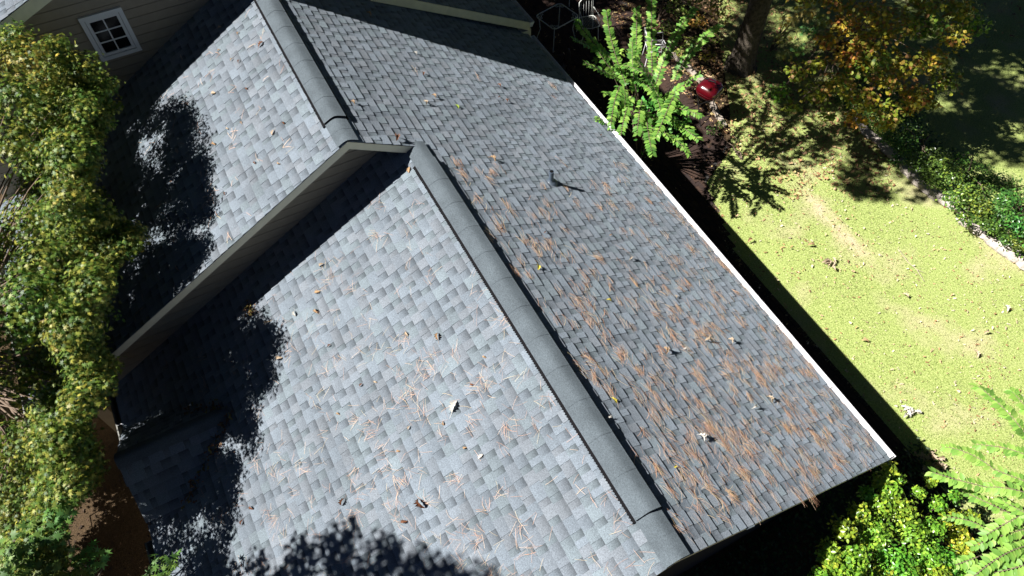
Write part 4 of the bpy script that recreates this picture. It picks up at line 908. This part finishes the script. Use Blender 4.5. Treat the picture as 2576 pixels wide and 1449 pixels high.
needles('pine_needles', 'rusty pine needles lying in drifts on the right roof slope', (np.array([0, YE, ZE]), UR, NR), bl, NC * 1.2, .95)
bl = []
for k in range(1500):
    x = rng.uniform(.9, 7.0); s = rng.uniform(.8, LL - .2); f = .55 if x < 3.6 else .55 - (x - 3.6) * .13
    if rng.random() < max(.06, f) * .62 * (1.2 if s > 3 else .8): bl.append((x, s, int(rng.integers(1, 5)) if rng.random() < .85 else int(rng.integers(6, 14)), rng.uniform(0, 6.28), .8, rng.uniform(.03, .1)))
needles('pine_needles', 'thin tan pine needles scattered over the bright left roof slope', (np.array([0, YL, ZL]), UL, NL), bl, NC * .85, .55)
bl = [(rng.uniform(7.4, 11.2), rng.uniform(1.8, LLU - .3), int(rng.integers(1, 4)), rng.uniform(0, 6.28), .8, .04) for _ in range(60)]
needles('pine_needles', 'few stray pine needles on the upper left roof slope', (np.array([0, YLU, ZLU]), UL, NL), bl, NC)

# ------------------------------------------------------------------ single dry leaves on the roofs and lawn
lobes = {}
def dry_leaf(p, n_, size, yaw, col, label, curl=.6, group=None, cat='leaf', stem=True, name='dry_leaf'):
    key = (round(curl, 1), col)
    if key not in lobes:
        V, F = lobed_leaf(curl, len(lobes)); F = list(F)
        if stem:
            b0 = len(V); V = np.concatenate([V, [(-.012, 0, .01), (.012, 0, .01), (.008, -.4, .03), (-.008, -.4, .03)]]); F.append((b0, b0 + 3, b0 + 2, b0 + 1))
        lobes[key] = npmesh('leaf_blade', V, F, M['dryleaf'], np.tile(col, (len(V), 1)))
    o = obj(name, lobes[key], label=label, category=cat)
    if group: o['group'] = group
    R = rot_from(np.array([n_]) + 0, np.array([yaw]))[0] * size; p = np.array(p) + np.array(n_) * .012
    o.matrix_world = Matrix(((R[0, 0], R[0, 1], R[0, 2], p[0]), (R[1, 0], R[1, 1], R[1, 2], p[1]), (R[2, 0], R[2, 1], R[2, 2], p[2]), (0, 0, 0, 1)))
TAN, PALE, BRN, WHT, YEL, ORG, GRN = (.42, .28, .16), (.48, .38, .27), (.22, .1, .055), (.58, .55, .5), (.6, .5, .06), (.42, .2, .07), (.3, .4, .06)
big = [
 (rp, 1157, 400, .17, BRN, 'large upturned orange-brown leaf just above the peak of the step gable', .9), (rp, 1087, 50, .14, TAN, 'tan leaf at the shadow edge near the top of the right slope', .7), (rp, 1430, 463, .15, TAN, 'crumpled yellowish tan leaf on the right slope, uphill left of the vent pipe', .9),
 (rp, 1210, 156, .09, WHT, 'small white curled leaf high on the right slope', .9), (rp, 1277, 293, .13, TAN, 'tan curled leaf in the middle of three in a row on the upper right slope', .8), (rp, 1240, 299, .12, PALE, 'pale narrow leaf left of the tan curled one on the upper right slope', .9), (rp, 1332, 308, .14, GRN, 'yellow-green sprig right of the tan curled leaf on the upper right slope', .4),
 (rp, 1236, 214, .11, BRN, 'small brown leaf on the upper right slope, above the row of three', .7), (rp, 1039, 310, .1, TAN, 'small tan leaf right of the upper ridge vent', .9), (rp, 1465, 259, .11, BRN, 'brown leaf on the upper right slope facing the gutter sprout', .8), (rp, 1484, 303, .1, BRN, 'dark twisted leaf on the right slope, below its brown neighbour', 1.0),
 (rp, 1574, 778, .13, YEL, 'yellow-green leaf cluster halfway down the right slope', .5), (rp, 1463, 677, .07, BRN, 'round reddish seed husk beside the lower ridge vent', 1.2), (rp, 1842, 765, .11, PALE, 'pale curled leaf with a dark side, uphill of the gutter', 1.0), (rp, 2083, 1005, .17, PALE, 'largest pale crumpled leaf in the needle drifts on the right slope', 1.0), (rp, 2145, 1010, .12, PALE, 'pale curled leaf right of the largest one in the needles', 1.1),
 (rp, 1950, 1042, .14, TAN, 'tan crumpled leaf in the needle drift left of the largest pale one', 1.0), (rp, 2012, 1030, .09, WHT, 'small white leaf left of the largest crumpled pale one', 1.0), (rp, 2200, 1200, .13, WHT, 'white curled leaf with a dark shadow low on the right slope', 1.1), (rp, 2243, 1162, .14, PALE, 'torn pale leaf above the white curled one low on the right slope', .8),
 (rp, 2040, 1275, .14, WHT, 'white leaf folded over in needles near the bottom of the right slope', 1.0), (rp, 1980, 1366, .07, YEL, 'bright yellow leaf low on the right slope near the vent end', .5), (rp, 1788, 1165, .12, YEL, 'yellow-green needle tuft just right of the lower vent', .3), (rp, 1776, 1228, .1, WHT, 'white jagged leaf caught on the lower vent edge', .8), (rp, 2358, 1262, .1, BRN, 'dark brown leaf low on the right slope near the gutter', .9), (rp, 1775, 880, .09, YEL, 'orange-yellow leaf in the needles mid right slope', .6),
 (lu, 760, 142, .14, BRN, 'brown lobed leaf on the upper left slope beside the ridge vent', .6), (lu, 620, 277, .12, PALE, 'pale leaf on the upper left slope, middle', .5), (lu, 806, 381, .11, PALE, 'pale flat leaf low on the upper left slope near the vent end', .5), (lu, 625, 420, .12, TAN, 'thin tan curled leaf above the step gable on the upper left slope', .9), (lu, 640, 85, .1, PALE, 'small pale leaf near the shaded corner of the upper left slope', .6),
 (lp, 1325, 1212, .2, WHT, 'big white oak leaf in the middle of the lower left slope', .6), (lp, 1228, 1460, .19, BRN, 'brown rolled leaf with a long stalk on the lower left slope', 1.3), (lp, 1013, 1458, .13, BRN, 'brown curled leaf left of the rolled one on the lower left slope', 1.0), (lp, 1176, 1530, .12, BRN, 'small brown folded leaf below the rolled one', 1.0), (lp, 1402, 1346, .1, WHT, 'small white leaf downhill of the lower vent middle', .5),
 (lp, 812, 1055, .14, PALE, 'pale curled leaf just right of the tree shadow on the lower left slope', .9), (lp, 952, 773, .11, PALE, 'pale leaf near the gable shadow on the lower left slope', .8), (lp, 923, 859, .12, TAN, 'light tan leaf on the lower left slope below the gable shadow', .6), (lp, 934, 920, .12, TAN, 'tan leaf with an orange patch on the lower left slope', .8), (lp, 865, 911, .12, WHT, 'whitish leaf above the tree shadow on the lower left slope', .8), (lp, 794, 942, .12, PALE, 'cream leaf at the dappled shadow edge on the lower left slope', .8),
 (lp, 1202, 489, .12, TAN, 'tan leaf at the top end of the lower ridge vent', .4), (lp, 1286, 1000, .13, TAN, 'tan leaf tangled with needles mid lower left slope', .9), (lp, 735, 1482, .1, BRN, 'dark red leaf at the shadow edge low on the left slope', .9), (lp, 1190, 972, .1, PALE, 'pale leaf among needles on the lower left slope', .8), (lp, 715, 1522, .09, BRN, 'small dark leaf below the dark red one', .8)]
for fn, x, y, s, c, lab, cu in big: dry_leaf(fn(x * K, y * K), NR if fn is rp else NL, s * .82, random.uniform(0, 6.28), c, lab, cu)
smalls = []
for k in range(34):
    fn = (rp, lp, lu)[k % 3]; x, y = {rp: (random.uniform(1150, 1900), random.uniform(200, 900)), lp: (random.uniform(800, 1300), random.uniform(700, 1200)), lu: (random.uniform(520, 720), random.uniform(60, 500))}[fn]
    p = fn(x, y)
    if fn is rp and not (YE + .2 < p[1] < YB - .3 and p[0] < 10.5): continue
    if fn is lp and not (YB + .3 < p[1] < 2.5 and p[0] < 7.1): continue
    if fn is lu and not (YA + .3 < p[1] < 2.5 and 7.5 < p[0] < 11): continue
    dry_leaf(p, NR if fn is rp else NL, .06, random.uniform(0, 6.28), random.choice([TAN, PALE, BRN]), {rp: 'small scrap of dry leaf lying on the right roof slope', lp: 'small scrap of dry leaf lying on the lower left roof slope', lu: 'small scrap of dry leaf lying on the upper left roof slope'}[fn], .8, 'small leaf scraps on the roof')
for x, y, s, c, lab in [(2700, 1340, .3, PALE, 'pale dried leaf spray at the roof shadow edge, left of its larger twin'), (2732, 1350, .34, PALE, 'larger grey-white leaf spray on the lawn right beside the roof shadow'), (2665, 1210, .26, WHT, 'grey-white curled leaf spray on the lawn uphill of the roof shadow'), (2430, 772, .26, PALE, 'star-shaped pale leaf on the lawn'), (2362, 722, .17, TAN, 'grey-brown cone-like leaf near the frond shadow on the lawn'),
                        (2205, 702, .16, TAN, 'tan leaf beside the roof shadow on the lawn'), (2640, 862, .15, PALE, 'pale curled leaf in the middle of the lawn'), (2940, 895, .16, WHT, 'whitish leaf near the right edge of the lawn'), (2853, 1028, .16, PALE, 'pale leaf low on the right of the lawn'), (2545, 1005, .14, TAN, 'tan leaf in the middle of the lawn, downhill'), (2880, 980, .14, PALE, 'cream folded leaf on the right of the lawn')]:
    p = at(x * K, y * K, .03)
    if s > .2:
        r = empty('leaf_spray', p, lab, 'leaf')
        for k in range(9 if s > .25 else 6):
            a = k * .7 + random.random() * .3; V, F = lobed_leaf(.8, k); me = npmesh('leaf_blade', V * s * .55, F, M['dryleaf'], np.tile(np.array(c) * random.uniform(.7, 1.05), (len(V), 1))); o = obj('leaf_blade', me, r); o.rotation_euler = (random.uniform(-.1, .5), random.uniform(-.3, .3), a); o.location = (random.uniform(-.1, .1), random.uniform(-.1, .1), 0)
    else: dry_leaf(p, (0, 0, 1), s, random.uniform(0, 6.28), c, lab, .9)
b = MB(); tw = [at(2636 * K, 735 * K, .03), at(2660 * K, 768 * K, .05), at(2686 * K, 790 * K, .03), at(2708 * K, 825 * K, .03)]; b.tube(tw, [.004, .006, .007, .004], 6); b.tube([tw[2], at(2712 * K, 800 * K, .06)], [.005, .002], 5)
o = obj('twig', b.mesh('twig', M['paletwig'], True), label='long thin bent twig lying on the lawn', category='twig')
# debris in the valleys
def valley(name, a, c, n, label, rad=.05):
    a, c = np.array(a), np.array(c); t = rng.random((n, 1)); P = a + (c - a) * t + rng.normal(0, rad, (n, 3)) * [1, 1, .1] + [0, 0, .03]
    scatter(name, LOBE, P, rot_from(np.array([[0, .5, .9]]) + rng.normal(0, .5, (n, 3)), rng.random(n) * 6.283), rng.uniform(.03, .08, n), pick([(.22, .11, .06), (.15, .09, .05), (.25, .2, .06)], n), M['dryleaf'], kind='stuff', label=label, category='leaf litter')
valley('valley_leaves', (GX - .05, ymain(GZ) - .03, GZ + .02), (GX - GW, ymain(GZE) - .06, GZE + .04), 170, 'dark leaf debris caught in the near valley of the entry gable')
valley('valley_leaves', (GX + .1, ymain(GZ - .06) - .03, GZ), (GX + .5, ymain(GZ - .4) - .06, GZ - .36), 60, 'leaf debris caught in the far valley of the entry gable')
q = lp(735 * K, 905 * K); valley('leaf_clump', q + (-.15, .1, 0), q + (.12, -.12, 0), 90, 'clump of brown leaves at the edge of the gable shadow on the near roof', .05)
print('objects', len(bpy.data.objects))
